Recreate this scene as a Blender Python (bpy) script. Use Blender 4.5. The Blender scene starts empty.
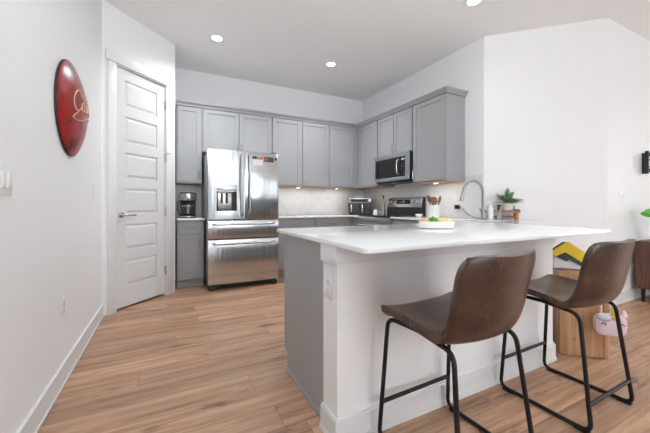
import bpy, bmesh, math, random
from mathutils import Vector, Matrix, Euler
random.seed(7)
R = math.radians
S = bpy.context.scene
COL = S.collection

# ------------------------------------------------------------------ camera
cam_d = bpy.data.cameras.new('camera'); cam = bpy.data.objects.new('camera', cam_d); COL.objects.link(cam)
cam_d.sensor_width = 36.0; cam_d.sensor_fit = 'HORIZONTAL'
cam_d.lens = 311.27 * 36.0 / 650.0
cam_d.shift_y = -(216.5 - 204.56) / 650.0
cam_d.clip_start = 0.02
cam.location = (0, 0, 1.07); cam.rotation_euler = (R(90), 0, R(-26.766))
S.camera = cam
# ------------------------------------------------------------------ world, light, exposure
W = bpy.data.worlds.new('sky'); S.world = W; W.use_nodes = True
W.node_tree.nodes['Background'].inputs[0].default_value = (0.92, 0.96, 1.0, 1)
W.node_tree.nodes['Background'].inputs[1].default_value = 2.6

def area(name, loc, rot, sx, sy, power, col=(1, 1, 1)):
    l = bpy.data.lights.new(name, 'AREA'); l.shape = 'RECTANGLE'; l.size = sx; l.size_y = sy
    l.energy = power; l.color = col
    o = bpy.data.objects.new(name, l); COL.objects.link(o); o.location = loc; o.rotation_euler = rot
    return o
# daylight standing in the windows of the rear wall and of the far side wall
area('window_daylight', (1.9, -3.85, 1.55), (R(90), 0, R(180)), 1.7, 1.9, 290, (0.87, 0.955, 1.0))
area('window_daylight', (4.9, -3.85, 1.55), (R(90), 0, R(180)), 1.7, 1.9, 12, (0.87, 0.955, 1.0))
area('window_daylight', (7.85, -1.2, 1.5), (R(90), 0, R(90)), 2.4, 2.1, 36, (0.87, 0.955, 1.0))
# added unseen fill light, tilted up to brighten the kitchen ceiling
area('fill_uplight', (0.3, 0.0, 2.3), (R(135), 0, R(-12)), 1.6, 0.5, 42, (0.88, 0.955, 1.0))
S.view_settings.view_transform = 'Standard'; S.view_settings.look = 'None'
S.view_settings.gamma = 1.0; S.view_settings.use_curve_mapping = False
S.view_settings.exposure = -0.04

# ------------------------------------------------------------------ materials
def srgb(r, g, b):
    f = lambda v: (v / 255.0) / 12.92 if v / 255.0 <= 0.04045 else ((v / 255.0 + 0.055) / 1.055) ** 2.4
    return (f(r), f(g), f(b), 1)

def nt(name):
    m = bpy.data.materials.new(name); m.use_nodes = True
    return m, m.node_tree.nodes, m.node_tree.links, m.node_tree.nodes['Principled BSDF']

def plain(name, col, rough=0.5, metal=0.0, bump=0.0, bscale=200, var=0.0, vscale=6, spec=0.5, coat=0.0, trans=0.0):
    m, N, L, P = nt(name)
    P.inputs['Base Color'].default_value = col; P.inputs['Roughness'].default_value = rough
    P.inputs['Metallic'].default_value = metal; P.inputs['Specular IOR Level'].default_value = spec
    P.inputs['Coat Weight'].default_value = coat; P.inputs['Transmission Weight'].default_value = trans
    tc = N.new('ShaderNodeTexCoord')
    if bump:
        n = N.new('ShaderNodeTexNoise'); n.inputs['Scale'].default_value = bscale; n.inputs['Detail'].default_value = 3
        L.new(tc.outputs['Object'], n.inputs['Vector'])
        b = N.new('ShaderNodeBump'); b.inputs['Strength'].default_value = bump; b.inputs['Distance'].default_value = 0.004
        L.new(n.outputs['Fac'], b.inputs['Height']); L.new(b.outputs['Normal'], P.inputs['Normal'])
    if var:
        n = N.new('ShaderNodeTexNoise'); n.inputs['Scale'].default_value = vscale; n.inputs['Detail'].default_value = 4
        L.new(tc.outputs['Object'], n.inputs['Vector'])
        mx = N.new('ShaderNodeMix'); mx.data_type = 'RGBA'
        mx.inputs['A'].default_value = tuple(c * (1 - var) for c in col[:3]) + (1,)
        mx.inputs['B'].default_value = tuple(min(1, c * (1 + var)) for c in col[:3]) + (1,)
        L.new(n.outputs['Fac'], mx.inputs['Factor']); L.new(mx.outputs['Result'], P.inputs['Base Color'])
    return m

def emit(name, col, s):
    m, N, L, P = nt(name)
    P.inputs['Base Color'].default_value = col
    P.inputs['Emission Color'].default_value = col; P.inputs['Emission Strength'].default_value = s
    return m

def ramp(N, stops):
    r = N.new('ShaderNodeValToRGB')
    while len(r.color_ramp.elements) < len(stops): r.color_ramp.elements.new(0.5)
    for e, (p, c) in zip(r.color_ramp.elements, stops): e.position = p; e.color = c
    return r

def mixrgb(N, L, a, b, fac, mode='MIX'):
    mx = N.new('ShaderNodeMix'); mx.data_type = 'RGBA'; mx.blend_type = mode
    for k, v in (('A', a), ('B', b), ('Factor', fac)):
        if hasattr(v, 'is_output'): L.new(v, mx.inputs[k])
        else: mx.inputs[k].default_value = v
    return mx.outputs['Result']

def floor_mat():
    m, N, L, P = nt('oak_plank_floor')
    tc = N.new('ShaderNodeTexCoord')
    br = N.new('ShaderNodeTexBrick'); br.offset = 0.0; br.offset_frequency = 2; br.squash = 1
    br.inputs['Scale'].default_value = 1; br.inputs['Brick Width'].default_value = 1.45; br.inputs['Row Height'].default_value = 0.178
    br.inputs['Mortar Size'].default_value = 0.0012; br.inputs['Mortar Smooth'].default_value = 0.3
    br.inputs['Color1'].default_value = (0, 0, 0, 1); br.inputs['Color2'].default_value = (1, 1, 1, 1); br.inputs['Mortar'].default_value = (0.5, 0.5, 0.5, 1)
    sx = N.new('ShaderNodeSeparateXYZ'); L.new(tc.outputs['Object'], sx.inputs[0])
    dv = N.new('ShaderNodeMath'); dv.operation = 'DIVIDE'; dv.inputs[1].default_value = 0.178; L.new(sx.outputs['Y'], dv.inputs[0])
    fl = N.new('ShaderNodeMath'); fl.operation = 'FLOOR'; L.new(dv.outputs[0], fl.inputs[0])
    wn = N.new('ShaderNodeTexWhiteNoise'); wn.noise_dimensions = '1D'; L.new(fl.outputs[0], wn.inputs['W'])
    ma = N.new('ShaderNodeMath'); ma.operation = 'MULTIPLY_ADD'; ma.inputs[1].default_value = 1.45; L.new(wn.outputs['Value'], ma.inputs[0]); L.new(sx.outputs['X'], ma.inputs[2])
    cbx = N.new('ShaderNodeCombineXYZ'); L.new(ma.outputs[0], cbx.inputs[0]); L.new(sx.outputs['Y'], cbx.inputs[1])
    L.new(cbx.outputs[0], br.inputs['Vector'])
    # shift the grain per plank
    sep = N.new('ShaderNodeVectorMath'); sep.operation = 'MULTIPLY_ADD'
    sep.inputs[1].default_value = (9.0, 3.0, 5.0)
    L.new(br.outputs['Color'], sep.inputs[0]); L.new(tc.outputs['Object'], sep.inputs[2])
    mp = N.new('ShaderNodeMapping'); mp.inputs['Scale'].default_value = (1.1, 16, 1)
    L.new(sep.outputs[0], mp.inputs['Vector'])
    g = N.new('ShaderNodeTexNoise'); g.inputs['Scale'].default_value = 1.6; g.inputs['Detail'].default_value = 8; g.inputs['Roughness'].default_value = 0.62; g.inputs['Distortion'].default_value = 0.5
    L.new(mp.outputs['Vector'], g.inputs['Vector'])
    gr = ramp(N, [(0.28, srgb(142, 106, 83)), (0.45, srgb(184, 145, 118)), (0.58, srgb(203, 166, 138)), (0.75, srgb(215, 181, 155))])
    L.new(g.outputs['Fac'], gr.inputs['Fac'])
    tone = mixrgb(N, L, srgb(216, 214, 212), srgb(255, 250, 245), br.outputs['Color'])
    c = mixrgb(N, L, gr.outputs['Color'], tone, 1.0, 'MULTIPLY')
    mp2 = N.new('ShaderNodeMapping'); mp2.inputs['Scale'].default_value = (3.0, 9.5, 1)
    L.new(sep.outputs[0], mp2.inputs['Vector'])
    k = N.new('ShaderNodeTexNoise'); k.inputs['Scale'].default_value = 1.05; k.inputs['Detail'].default_value = 5; k.inputs['Roughness'].default_value = 0.55
    L.new(mp2.outputs['Vector'], k.inputs['Vector'])
    kr = ramp(N, [(0.61, (0, 0, 0, 1)), (0.73, (0.8, 0.8, 0.8, 1))])
    L.new(k.outputs['Fac'], kr.inputs['Fac'])
    c = mixrgb(N, L, c, srgb(92, 64, 47), kr.outputs['Color'])
    c = mixrgb(N, L, c, srgb(112, 80, 60), br.outputs['Fac'])
    L.new(c, P.inputs['Base Color'])
    P.inputs['Roughness'].default_value = 0.42; P.inputs['Specular IOR Level'].default_value = 0.4
    b = N.new('ShaderNodeBump'); b.inputs['Strength'].default_value = 0.12; b.inputs['Distance'].default_value = 0.002
    L.new(g.outputs['Fac'], b.inputs['Height']); L.new(b.outputs['Normal'], P.inputs['Normal'])
    return m

def wood_mat(name, dark, mid, light, axis=2, scale=5.0, rough=0.45, knots=None):
    m, N, L, P = nt(name)
    tc = N.new('ShaderNodeTexCoord'); mp = N.new('ShaderNodeMapping')
    s = [9.0, 9.0, 9.0]; s[axis] = 0.7
    mp.inputs['Scale'].default_value = s
    L.new(tc.outputs['Object'], mp.inputs['Vector'])
    g = N.new('ShaderNodeTexNoise'); g.inputs['Scale'].default_value = scale; g.inputs['Detail'].default_value = 6; g.inputs['Distortion'].default_value = 0.8
    L.new(mp.outputs['Vector'], g.inputs['Vector'])
    r = ramp(N, [(0.3, dark), (0.52, mid), (0.75, light)]); L.new(g.outputs['Fac'], r.inputs['Fac'])
    c = r.outputs['Color']
    if knots:
        v = N.new('ShaderNodeTexVoronoi'); v.inputs['Scale'].default_value = 7.5
        L.new(tc.outputs['Object'], v.inputs['Vector'])
        kr = ramp(N, [(0.07, (1, 1, 1, 1)), (0.16, (0, 0, 0, 1))]); L.new(v.outputs['Distance'], kr.inputs['Fac'])
        c = mixrgb(N, L, c, knots, kr.outputs['Color'])
    L.new(c, P.inputs['Base Color']); P.inputs['Roughness'].default_value = rough
    return m

def steel_mat(name, base=0.56, rough=0.18, axis=2):
    m, N, L, P = nt(name)
    tc = N.new('ShaderNodeTexCoord'); mp = N.new('ShaderNodeMapping')
    s = [260.0, 260.0, 260.0]; s[axis] = 2.0
    mp.inputs['Scale'].default_value = s; L.new(tc.outputs['Object'], mp.inputs['Vector'])
    g = N.new('ShaderNodeTexNoise'); g.inputs['Scale'].default_value = 1.0; g.inputs['Detail'].default_value = 2
    L.new(mp.outputs['Vector'], g.inputs['Vector'])
    r = ramp(N, [(0.3, (base * .90, base * .94, base * .98, 1)), (0.7, (base * 1.02, base * 1.06, base * 1.10, 1))]); L.new(g.outputs['Fac'], r.inputs['Fac'])
    L.new(r.outputs['Color'], P.inputs['Base Color'])
    P.inputs['Metallic'].default_value = 1.0; P.inputs['Roughness'].default_value = rough
    wv = N.new('ShaderNodeTexNoise'); wv.inputs['Scale'].default_value = 3.0; wv.inputs['Detail'].default_value = 1
    mp2 = N.new('ShaderNodeMapping'); mp2.inputs['Scale'].default_value = (7.0, 7.0, 0.35); L.new(tc.outputs['Object'], mp2.inputs['Vector']); L.new(mp2.outputs['Vector'], wv.inputs['Vector'])
    b = N.new('ShaderNodeBump'); b.inputs['Strength'].default_value = 0.30; b.inputs['Distance'].default_value = 0.010
    L.new(wv.outputs['Fac'], b.inputs['Height']); L.new(b.outputs['Normal'], P.inputs['Normal'])
    return m

def tile_mat():
    m, N, L, P = nt('white_herringbone_tile')
    tc = N.new('ShaderNodeTexCoord')
    cb = N.new('ShaderNodeSeparateXYZ'); L.new(tc.outputs['Object'], cb.inputs[0])
    ad = N.new('ShaderNodeMath'); ad.operation = 'ADD'; L.new(cb.outputs['X'], ad.inputs[0]); L.new(cb.outputs['Y'], ad.inputs[1])
    pp = N.new('ShaderNodeMath'); pp.operation = 'PINGPONG'; pp.inputs[1].default_value = 0.11; L.new(ad.outputs[0], pp.inputs[0])
    zz = N.new('ShaderNodeMath'); zz.operation = 'ADD'; L.new(cb.outputs['Z'], zz.inputs[0]); L.new(pp.outputs[0], zz.inputs[1])
    cv = N.new('ShaderNodeCombineXYZ'); L.new(ad.outputs[0], cv.inputs[0]); L.new(zz.outputs[0], cv.inputs[1])
    br = N.new('ShaderNodeTexBrick'); br.offset = 0; br.inputs['Scale'].default_value = 1
    br.inputs['Brick Width'].default_value = 0.11; br.inputs['Row Height'].default_value = 0.068; br.inputs['Mortar Size'].default_value = 0.0016
    br.inputs['Color1'].default_value = srgb(226, 226, 226); br.inputs['Color2'].default_value = srgb(234, 234, 233); br.inputs['Mortar'].default_value = srgb(216, 216, 217)
    L.new(cv.outputs[0], br.inputs['Vector']); L.new(br.outputs['Color'], P.inputs['Base Color'])
    P.inputs['Roughness'].default_value = 0.18
    return m

def leather_mat():
    m, N, L, P = nt('worn_brown_leather')
    tc = N.new('ShaderNodeTexCoord')
    n1 = N.new('ShaderNodeTexNoise'); n1.inputs['Scale'].default_value = 5; n1.inputs['Detail'].default_value = 6; n1.inputs['Roughness'].default_value = 0.65
    L.new(tc.outputs['Object'], n1.inputs['Vector'])
    r1 = ramp(N, [(0.30, srgb(40, 26, 20)), (0.50, srgb(65, 43, 33)), (0.72, srgb(98, 66, 50))]); L.new(n1.outputs['Fac'], r1.inputs['Fac'])
    n2 = N.new('ShaderNodeTexNoise'); n2.inputs['Scale'].default_value = 150; n2.inputs['Detail'].default_value = 2
    L.new(tc.outputs['Object'], n2.inputs['Vector'])
    n3 = N.new('ShaderNodeTexNoise'); n3.inputs['Scale'].default_value = 6; n3.inputs['Detail'].default_value = 3
    mp = N.new('ShaderNodeMapping'); mp.inputs['Location'].default_value = (3, 1, 7); L.new(tc.outputs['Object'], mp.inputs['Vector']); L.new(mp.outputs['Vector'], n3.inputs['Vector'])
    vo = N.new('ShaderNodeTexVoronoi'); vo.inputs['Scale'].default_value = 95; L.new(tc.outputs['Object'], vo.inputs['Vector'])
    vr = ramp(N, [(0.09, (0.8, 0.8, 0.8, 1)), (0.24, (0, 0, 0, 1))]); L.new(vo.outputs['Distance'], vr.inputs['Fac'])
    mk = ramp(N, [(0.47, (0, 0, 0, 1)), (0.57, (1, 1, 1, 1))]); L.new(n3.outputs['Fac'], mk.inputs['Fac'])
    mul = N.new('ShaderNodeMath'); mul.operation = 'MULTIPLY'; L.new(vr.outputs['Color'], mul.inputs[0]); L.new(mk.outputs['Color'], mul.inputs[1])
    r2 = ramp(N, [(0.0, (0, 0, 0, 1)), (1.0, (0.8, 0.8, 0.8, 1))]); L.new(mul.outputs[0], r2.inputs['Fac'])
    c = mixrgb(N, L, r1.outputs['Color'], srgb(196, 182, 168), r2.outputs['Color'])
    L.new(c, P.inputs['Base Color'])
    P.inputs['Roughness'].default_value = 0.28; P.inputs['Specular IOR Level'].default_value = 0.6
    b = N.new('ShaderNodeBump'); b.inputs['Strength'].default_value = 0.15; b.inputs['Distance'].default_value = 0.002
    L.new(n2.outputs['Fac'], b.inputs['Height']); L.new(b.outputs['Normal'], P.inputs['Normal'])
    return m

def sign_mat():
    m, N, L, P = nt('chipped_red_enamel')
    tc = N.new('ShaderNodeTexCoord')
    n1 = N.new('ShaderNodeTexNoise'); n1.inputs['Scale'].default_value = 13; n1.inputs['Detail'].default_value = 7; n1.inputs['Roughness'].default_value = 0.6
    L.new(tc.outputs['Object'], n1.inputs['Vector'])
    r1 = ramp(N, [(0.525, (0, 0, 0, 1)), (0.60, (0.9, 0.9, 0.9, 1))]); L.new(n1.outputs['Fac'], r1.inputs['Fac'])
    n2 = N.new('ShaderNodeTexNoise'); n2.inputs['Scale'].default_value = 4; n2.inputs['Detail'].default_value = 4; L.new(tc.outputs['Object'], n2.inputs['Vector'])
    base = mixrgb(N, L, srgb(128, 18, 17), srgb(172, 30, 26), n2.outputs['Fac'])
    c = mixrgb(N, L, base, srgb(70, 30, 26), r1.outputs['Color'])
    L.new(c, P.inputs['Base Color']); P.inputs['Roughness'].default_value = 0.3
    return m

M = {}
M['wall'] = plain('white_wall_paint', srgb(239, 239, 240), 0.75, bump=0.10, bscale=110, spec=0.25)
M['texture_wall'] = plain('white_textured_wall_paint', srgb(238, 238, 239), 0.7, bump=0.45, bscale=75, spec=0.25)
M['ceiling'] = plain('white_ceiling_paint', srgb(246, 246, 246), 0.85, bump=0.06, bscale=120, spec=0.2)
M['trim'] = plain('white_trim_paint', srgb(226, 226, 227), 0.4)
M['floor'] = floor_mat()
M['door'] = plain('white_door_paint', srgb(217, 217, 217), 0.4)
M['cab'] = plain('grey_cabinet_paint', srgb(158, 159, 161), 0.42)
M['cab_in'] = plain('dark_cabinet_recess', srgb(105, 106, 110), 0.6)
M['ply'] = plain('raw_maple_underside', srgb(206, 158, 110), 0.6, var=0.08)
M['quartz'] = plain('white_quartz', srgb(238, 238, 238), 0.095, var=0.015, vscale=40, spec=0.5)
M['steel'] = steel_mat('brushed_steel')
M['steel_h'] = steel_mat('brushed_steel_across', 0.58, 0.28, 1)
M['handle'] = plain('satin_nickel', (0.55, 0.55, 0.55, 1), 0.27, 1.0)
M['chrome'] = plain('polished_nickel', (0.30, 0.30, 0.305, 1), 0.33, 1.0)
M['dark'] = plain('charcoal_plastic', srgb(48, 49, 51), 0.45)
M['black'] = plain('black_plastic', srgb(20, 20, 22), 0.4)
M['black_glass'] = plain('black_glass', srgb(16, 16, 18), 0.06, spec=0.6)
M['fridge_side'] = plain('grey_fridge_side', srgb(160, 161, 164), 0.45)
M['black_metal'] = plain('black_powder_coat', srgb(24, 25, 28), 0.42, 0.3)
M['rubber'] = plain('black_rubber', srgb(16, 16, 17), 0.75)
M['leather'] = leather_mat()
M['seam'] = plain('dark_leather_seam', srgb(62, 44, 36), 0.5)
M['white'] = plain('white_ceramic', srgb(240, 240, 238), 0.2)
M['plastic'] = plain('white_plastic', srgb(232, 232, 232), 0.35)
M['pot'] = plain('off_white_pot', srgb(222, 216, 214), 0.5, var=0.04, vscale=40)
M['tile'] = tile_mat()
M['tray_wood'] = wood_mat('acacia_wood', srgb(126, 76, 44), srgb(168, 108, 66), srgb(196, 140, 92), axis=0, scale=6)
M['spoon_wood'] = wood_mat('walnut_spoon', srgb(104, 68, 50), srgb(146, 102, 76), srgb(174, 128, 98), axis=2, scale=8)
M['walnut'] = wood_mat('walnut_veneer', srgb(70, 44, 33), srgb(98, 64, 49), srgb(122, 84, 64), axis=2, scale=5)
M['pine'] = wood_mat('knotty_pine', srgb(166, 120, 84), srgb(190, 148, 110), srgb(206, 168, 132), axis=2, scale=3.2, knots=srgb(140, 88, 52))
M['red'] = sign_mat()
M['rim'] = plain('rusty_dark_rim', srgb(52, 30, 28), 0.6, var=0.3, vscale=30)
M['cream'] = plain('worn_cream_lettering', srgb(198, 160, 134), 0.45, var=0.35, vscale=30)
M['yellow'] = plain('yellow_plastic', srgb(238, 204, 32), 0.35)
M['green_dk'] = plain('dark_green_plastic', srgb(42, 66, 58), 0.45)
M['card'] = plain('white_card', srgb(232, 232, 234), 0.6)
M['pink'] = plain('lilac_pink_fabric', srgb(222, 196, 206), 0.7, var=0.04)
M['ear'] = plain('pale_blue_grey_fabric', srgb(196, 200, 214), 0.8)
M['gold'] = plain('gold_fabric', srgb(222, 184, 84), 0.45, 0.2)
M['leaf'] = plain('fern_green', srgb(112, 142, 102), 0.5, var=0.35, vscale=18)
M['leaf_bright'] = plain('bright_green_leaf', srgb(86, 176, 56), 0.4, var=0.15, vscale=8)
M['soil'] = plain('dark_soil', srgb(52, 40, 32), 0.9, bump=0.5, bscale=90)
M['lemon'] = plain('lemon_yellow', srgb(240, 212, 104), 0.4, bump=0.2, bscale=120)
M['orange'] = plain('orange_peel', srgb(238, 176, 88), 0.4, bump=0.2, bscale=120)
M['lime'] = plain('pepper_green', srgb(66, 138, 40), 0.28, var=0.2, vscale=12)
M['oil'] = plain('pale_golden_oil', srgb(240, 228, 190), 0.06, trans=0.9)
M['glass'] = plain('clear_glass', (0.93, 0.96, 0.95, 1), 0.04, trans=0.85)
M['smoke_glass'] = plain('smoked_glass', srgb(60, 62, 66), 0.06, trans=0.3)
M['blue_glass'] = plain('pale_blue_plastic', srgb(150, 172, 186), 0.3)
M['lamp'] = emit('lit_led_diffuser', (1.0, 0.97, 0.92, 1), 9.0)
M['led'] = emit('blue_display', (0.25, 0.4, 0.7, 1), 0.12)
M['sink'] = plain('sink_steel', (0.22, 0.22, 0.23, 1), 0.4, 0.9)
M['photo_brown'] = plain('dark_brown_print', srgb(78, 50, 36), 0.5, var=0.35, vscale=60)
for n, c in (('m_navy', (34, 46, 84)), ('m_green', (70, 160, 70)), ('m_red', (206, 54, 40)), ('m_orange', (226, 130, 50)), ('m_black', (30, 30, 34)), ('m_brown', (124, 84, 52))):
    M[n] = plain('magnet_' + n[2:], srgb(*c), 0.4)

# ------------------------------------------------------------------ mesh helpers
class MB:
    def __init__(s): s.bm = bmesh.new()
    def box(s, x0, x1, y0, y1, z0, z1, bev=0.0, seg=2):
        r = bmesh.ops.create_cube(s.bm, size=1.0)
        vs = r['verts']
        for v in vs:
            v.co = Vector(((x0 + x1) / 2 + v.co.x * (x1 - x0), (y0 + y1) / 2 + v.co.y * (y1 - y0), (z0 + z1) / 2 + v.co.z * (z1 - z0)))
        if bev:
            es = list({e for v in vs for e in v.link_edges})
            bmesh.ops.bevel(s.bm, geom=es, offset=bev, segments=seg, affect='EDGES', profile=0.5)
        return s
    def prism(s, pts, z0, z1, bev=0.0, seg=2):
        a = [s.bm.verts.new((x, y, z0)) for x, y in pts]; b = [s.bm.verts.new((x, y, z1)) for x, y in pts]
        n = len(pts); fs = [s.bm.faces.new(a[::-1]), s.bm.faces.new(b)]
        for i in range(n): fs.append(s.bm.faces.new((a[i], a[(i + 1) % n], b[(i + 1) % n], b[i])))
        bmesh.ops.recalc_face_normals(s.bm, faces=fs)
        if bev:
            es = list({e for f in fs[:2] for e in f.edges})
            bmesh.ops.bevel(s.bm, geom=es, offset=bev, segments=seg, affect='EDGES', profile=0.5)
        return s
    def loft(s, rings, close=True, cap=True):
        vr = [[s.bm.verts.new(p) for p in ring] for ring in rings]
        n = len(rings[0]); fs = []
        for a, b in zip(vr, vr[1:]):
            for i in range(n if close else n - 1):
                fs.append(s.bm.faces.new((a[i], a[(i + 1) % n], b[(i + 1) % n], b[i])))
        if cap:
            fs.append(s.bm.faces.new(vr[0][::-1])); fs.append(s.bm.faces.new(vr[-1]))
        bmesh.ops.recalc_face_normals(s.bm, faces=fs)
        return s
    def tube(s, pts, r, seg=10, closed=False, squash=None):
        pts = [Vector(p) for p in pts]; n = len(pts)
        rr = r if hasattr(r, '__len__') else [r] * n
        t0 = (pts[1] - pts[0]).normalized()
        up = Vector((0, 0, 1)) if abs(t0.z) < 0.9 else Vector((1, 0, 0))
        nrm = (up - t0 * up.dot(t0)).normalized(); rings = []
        for i in range(n):
            if closed: t = (pts[(i + 1) % n] - pts[i - 1]).normalized()
            else: t = (pts[min(i + 1, n - 1)] - pts[max(i - 1, 0)]).normalized()
            nrm = (nrm - t * nrm.dot(t)).normalized(); bi = t.cross(nrm)
            sq = squash or 1.0
            rings.append([pts[i] + (nrm * math.cos(a) * sq + bi * math.sin(a)) * rr[i] for a in [2 * math.pi * k / seg for k in range(seg)]])
        if closed: rings.append(rings[0]); s.loft(rings, cap=False)
        else: s.loft(rings)
        return s
    def lathe(s, prof, seg=24, c=(0, 0, 0), axis='Z', cap=True):
        rings = []
        for r, h in prof:
            ring = []
            for k in range(seg):
                a = 2 * math.pi * k / seg; p = (r * math.cos(a), r * math.sin(a), h)
                if axis == 'Y': p = (p[0], p[2], -p[1])
                if axis == 'X': p = (p[2], p[0], p[1])
                ring.append(Vector(c) + Vector(p))
            rings.append(ring)
        return s.loft(rings, cap=cap)
    def ball(s, c, rx, ry, rz, u=16, v=10):
        r = bmesh.ops.create_uvsphere(s.bm, u_segments=u, v_segments=v, radius=1.0)
        for q in r['verts']: q.co = Vector((c[0] + q.co.x * rx, c[1] + q.co.y * ry, c[2] + q.co.z * rz))
        return s
    def xform(s, mat):
        bmesh.ops.transform(s.bm, matrix=mat, verts=s.bm.verts); return s
    def build(s, name, mat, parent=None, smooth=True, loc=None, rotz=0.0):
        if smooth:
            for f in s.bm.faces: f.smooth = True
            for e in s.bm.edges:
                if len(e.link_faces) == 2 and e.calc_face_angle(0) > R(38): e.smooth = False
        me = bpy.data.meshes.new(name); s.bm.to_mesh(me); s.bm.free()
        me.materials.append(M[mat] if isinstance(mat, str) else mat)
        o = bpy.data.objects.new(name, me); COL.objects.link(o)
        if parent is not None: o.parent = parent
        if loc is not None: o.location = loc
        if rotz: o.rotation_euler = (0, 0, rotz)
        return o

def tag(o, label, cat, group=None):
    o['label'] = label; o['category'] = cat
    if group: o['group'] = group
    return o
def thing(name, label, cat, loc=(0, 0, 0), rotz=0.0, group=None):
    o = bpy.data.objects.new(name, None); COL.objects.link(o); o.empty_display_size = 0.05
    o.location = loc; o.rotation_euler = (0, 0, rotz)
    return tag(o, label, cat, group)
def struct(o):
    o['kind'] = 'structure'; return o
def copy_tree(o, parent=None):
    c = o.copy(); COL.objects.link(c)
    if parent is not None: c.parent = parent
    for ch in list(o.children): copy_tree(ch, c)
    return c
def fillet(pts, r, n=6):
    pts = [Vector(p) for p in pts]; out = [pts[0]]
    for a, b, c in zip(pts, pts[1:], pts[2:]):
        d1 = (a - b).normalized(); d2 = (c - b).normalized()
        rr = min(r, (a - b).length * .49, (c - b).length * .49)
        p, q = b + d1 * rr, b + d2 * rr
        for k in range(n + 1):
            t = k / n; out.append(p * (1 - t) ** 2 + b * 2 * t * (1 - t) + q * t * t)
    out.append(pts[-1]); return out
def crom(pts, n=8, closed=False):
    pts = [Vector(p) for p in pts]; out = []; m = len(pts)
    for i in range(m if closed else m - 1):
        if closed: p0, p1, p2, p3 = pts[i - 1], pts[i], pts[(i + 1) % m], pts[(i + 2) % m]
        else: p0, p1, p2, p3 = pts[max(i - 1, 0)], pts[i], pts[i + 1], pts[min(i + 2, m - 1)]
        for k in range(n):
            t = k / n
            out.append(0.5 * ((2 * p1) + (p2 - p0) * t + (2 * p0 - 5 * p1 + 4 * p2 - p3) * t * t + (3 * p1 - p0 - 3 * p2 + p3) * t ** 3))
    if not closed: out.append(pts[-1])
    return out

# ------------------------------------------------------------------ the setting
XL, YB, XR, YR, ZC = -0.564, 4.942, 3.292, 2.407, 3.03
AY = 3.603                       # where the pantry wall leaves the side wall
BX, BY = 0.078, 4.245            # where it ends
CX, CY = 4.119, 1.580            # far end of the angled wall
X_FAR, Y_REAR = 8.0, -4.0
T = 0.12
struct(MB().box(XL - T, X_FAR + T, Y_REAR - T, YB + T, -0.1, 0.0).build('floor', 'floor'))
struct(MB().box(XL - T, X_FAR + T, Y_REAR - T, YB + T, ZC, ZC + 0.1).build('ceiling', 'ceiling'))
struct(MB().box(XL - T, XL, Y_REAR - T, YB + T, 0, ZC).build('wall_left', 'wall'))
struct(MB().box(XL, XR + T, YB, YB + T, 0, ZC).build('wall_back', 'wall'))
struct(MB().prism([(XR, YR), (XR, YB + T), (XR + T, YB + T), (XR + T, YR + 0.05)], 0, ZC).build('wall_right', 'wall'))
struct(MB().prism([(XR, YR), (XR + .085, YR + .085), (CX + .085, CY + .085), (CX, CY)], 0, ZC).build('wall_angled', 'wall'))
struct(MB().prism([(CX, CY), (CX + .05, CY + T), (X_FAR + T, CY + T), (X_FAR + T, CY)], 0, ZC).build('wall_living', 'wall'))
struct(MB().prism([(BX, BY), (BX - T, BY - 0.02), (BX - T, YB), (BX, YB)], 0, ZC).build('wall_nook', 'wall'))

# pantry wall at 45 degrees, with a door opening; local x runs along the wall, -y faces the room
pw = struct(MB().box(0, .135, 0, .115, 0, ZC).box(.765, .9079, 0, .115, 0, ZC).box(.135, .765, 0, .115, 2.47, ZC)
            .build('wall_pantry', 'wall', loc=(XL, AY, 0), rotz=R(45)))
cas = struct(MB().box(.052, .140, -.018, .0, 0, 2.475, .003).box(.760, .868, -.018, .0, 0, 2.475, .003)
             .box(.034, .884, -.026, .0, 2.475, 2.575, .004).box(.136, .1435, -.005, .10, 0, 2.47).box(.7575, .7645, -.005, .10, 0, 2.47).box(.136, .7645, -.005, .10, 2.463, 2.471)
             .build('trim_1', 'trim', loc=(XL, AY, 0), rotz=R(45)))
dr = bpy.data.objects.new('door_1', None); COL.objects.link(dr); dr.location = (XL, AY, 0); dr.rotation_euler = (0, 0, R(45)); struct(dr)
x0, x1, zb, zt = .1455, .7555, .022, 2.458
b = MB().box(x0, x1, .022, .05, zb, zt)
n = 6; st = .105; rail = .105; ph = (zt - zb - .11 - .21 - rail * (n - 1)) / n
zz = zb + .21; edges = [zb]; pan = []
for i in range(n):
    pan.append((zz, zz + ph)); zz += ph + rail
b.box(x0, x0 + st, .010, .023, zb, zt); b.box(x1 - st, x1, .010, .023, zb, zt)
lo = zb
for (a, c) in pan:
    b.box(x0 + st, x1 - st, .010, .023, lo, a); lo = c
b.box(x0 + st, x1 - st, .010, .023, lo, zt)
for (a, c) in pan:            # raised fields with sloped shoulders
    q = [(x0 + st + .012, a + .012), (x1 - st - .012, c - .012)]; d = .026
    xa, za = q[0]; xb, zb2 = q[1]
    b.loft([[(xa, .0225, za), (xb, .0225, za), (xb, .0225, zb2), (xa, .0225, zb2)], [(xa + d, .012, za + d), (xb - d, .012, za + d), (xb - d, .012, zb2 - d), (xa + d, .012, zb2 - d)]])
b.build('door_panel', 'door', dr, smooth=False)
h = MB().lathe([(.031, .010), (.031, .004), (.024, -.004), (.012, -.006), (.012, -.045)], 20, (.205, 0, .965), 'Y')
h.tube(fillet([(.205, -.040, .965), (.225, -.052, .965), (.325, -.050, .960)], .02), .009, 10)
h.build('door_handle', 'handle', dr)
for z in (.30, .99, 1.62, 2.25):
    MB().box(.752, .772, -.012, .012, z - .045, z + .045, .003).tube([(.7565, -.012, z - .05), (.7565, -.012, z + .05)], .007, 8).build('hinge', 'handle', dr)
MB().tube(fillet([(.757, -.014, 1.675), (.775, -.03, 1.68), (.79, -.045, 1.67)], .01), .005, 8).build('door_stop', 'handle', dr)

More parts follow.
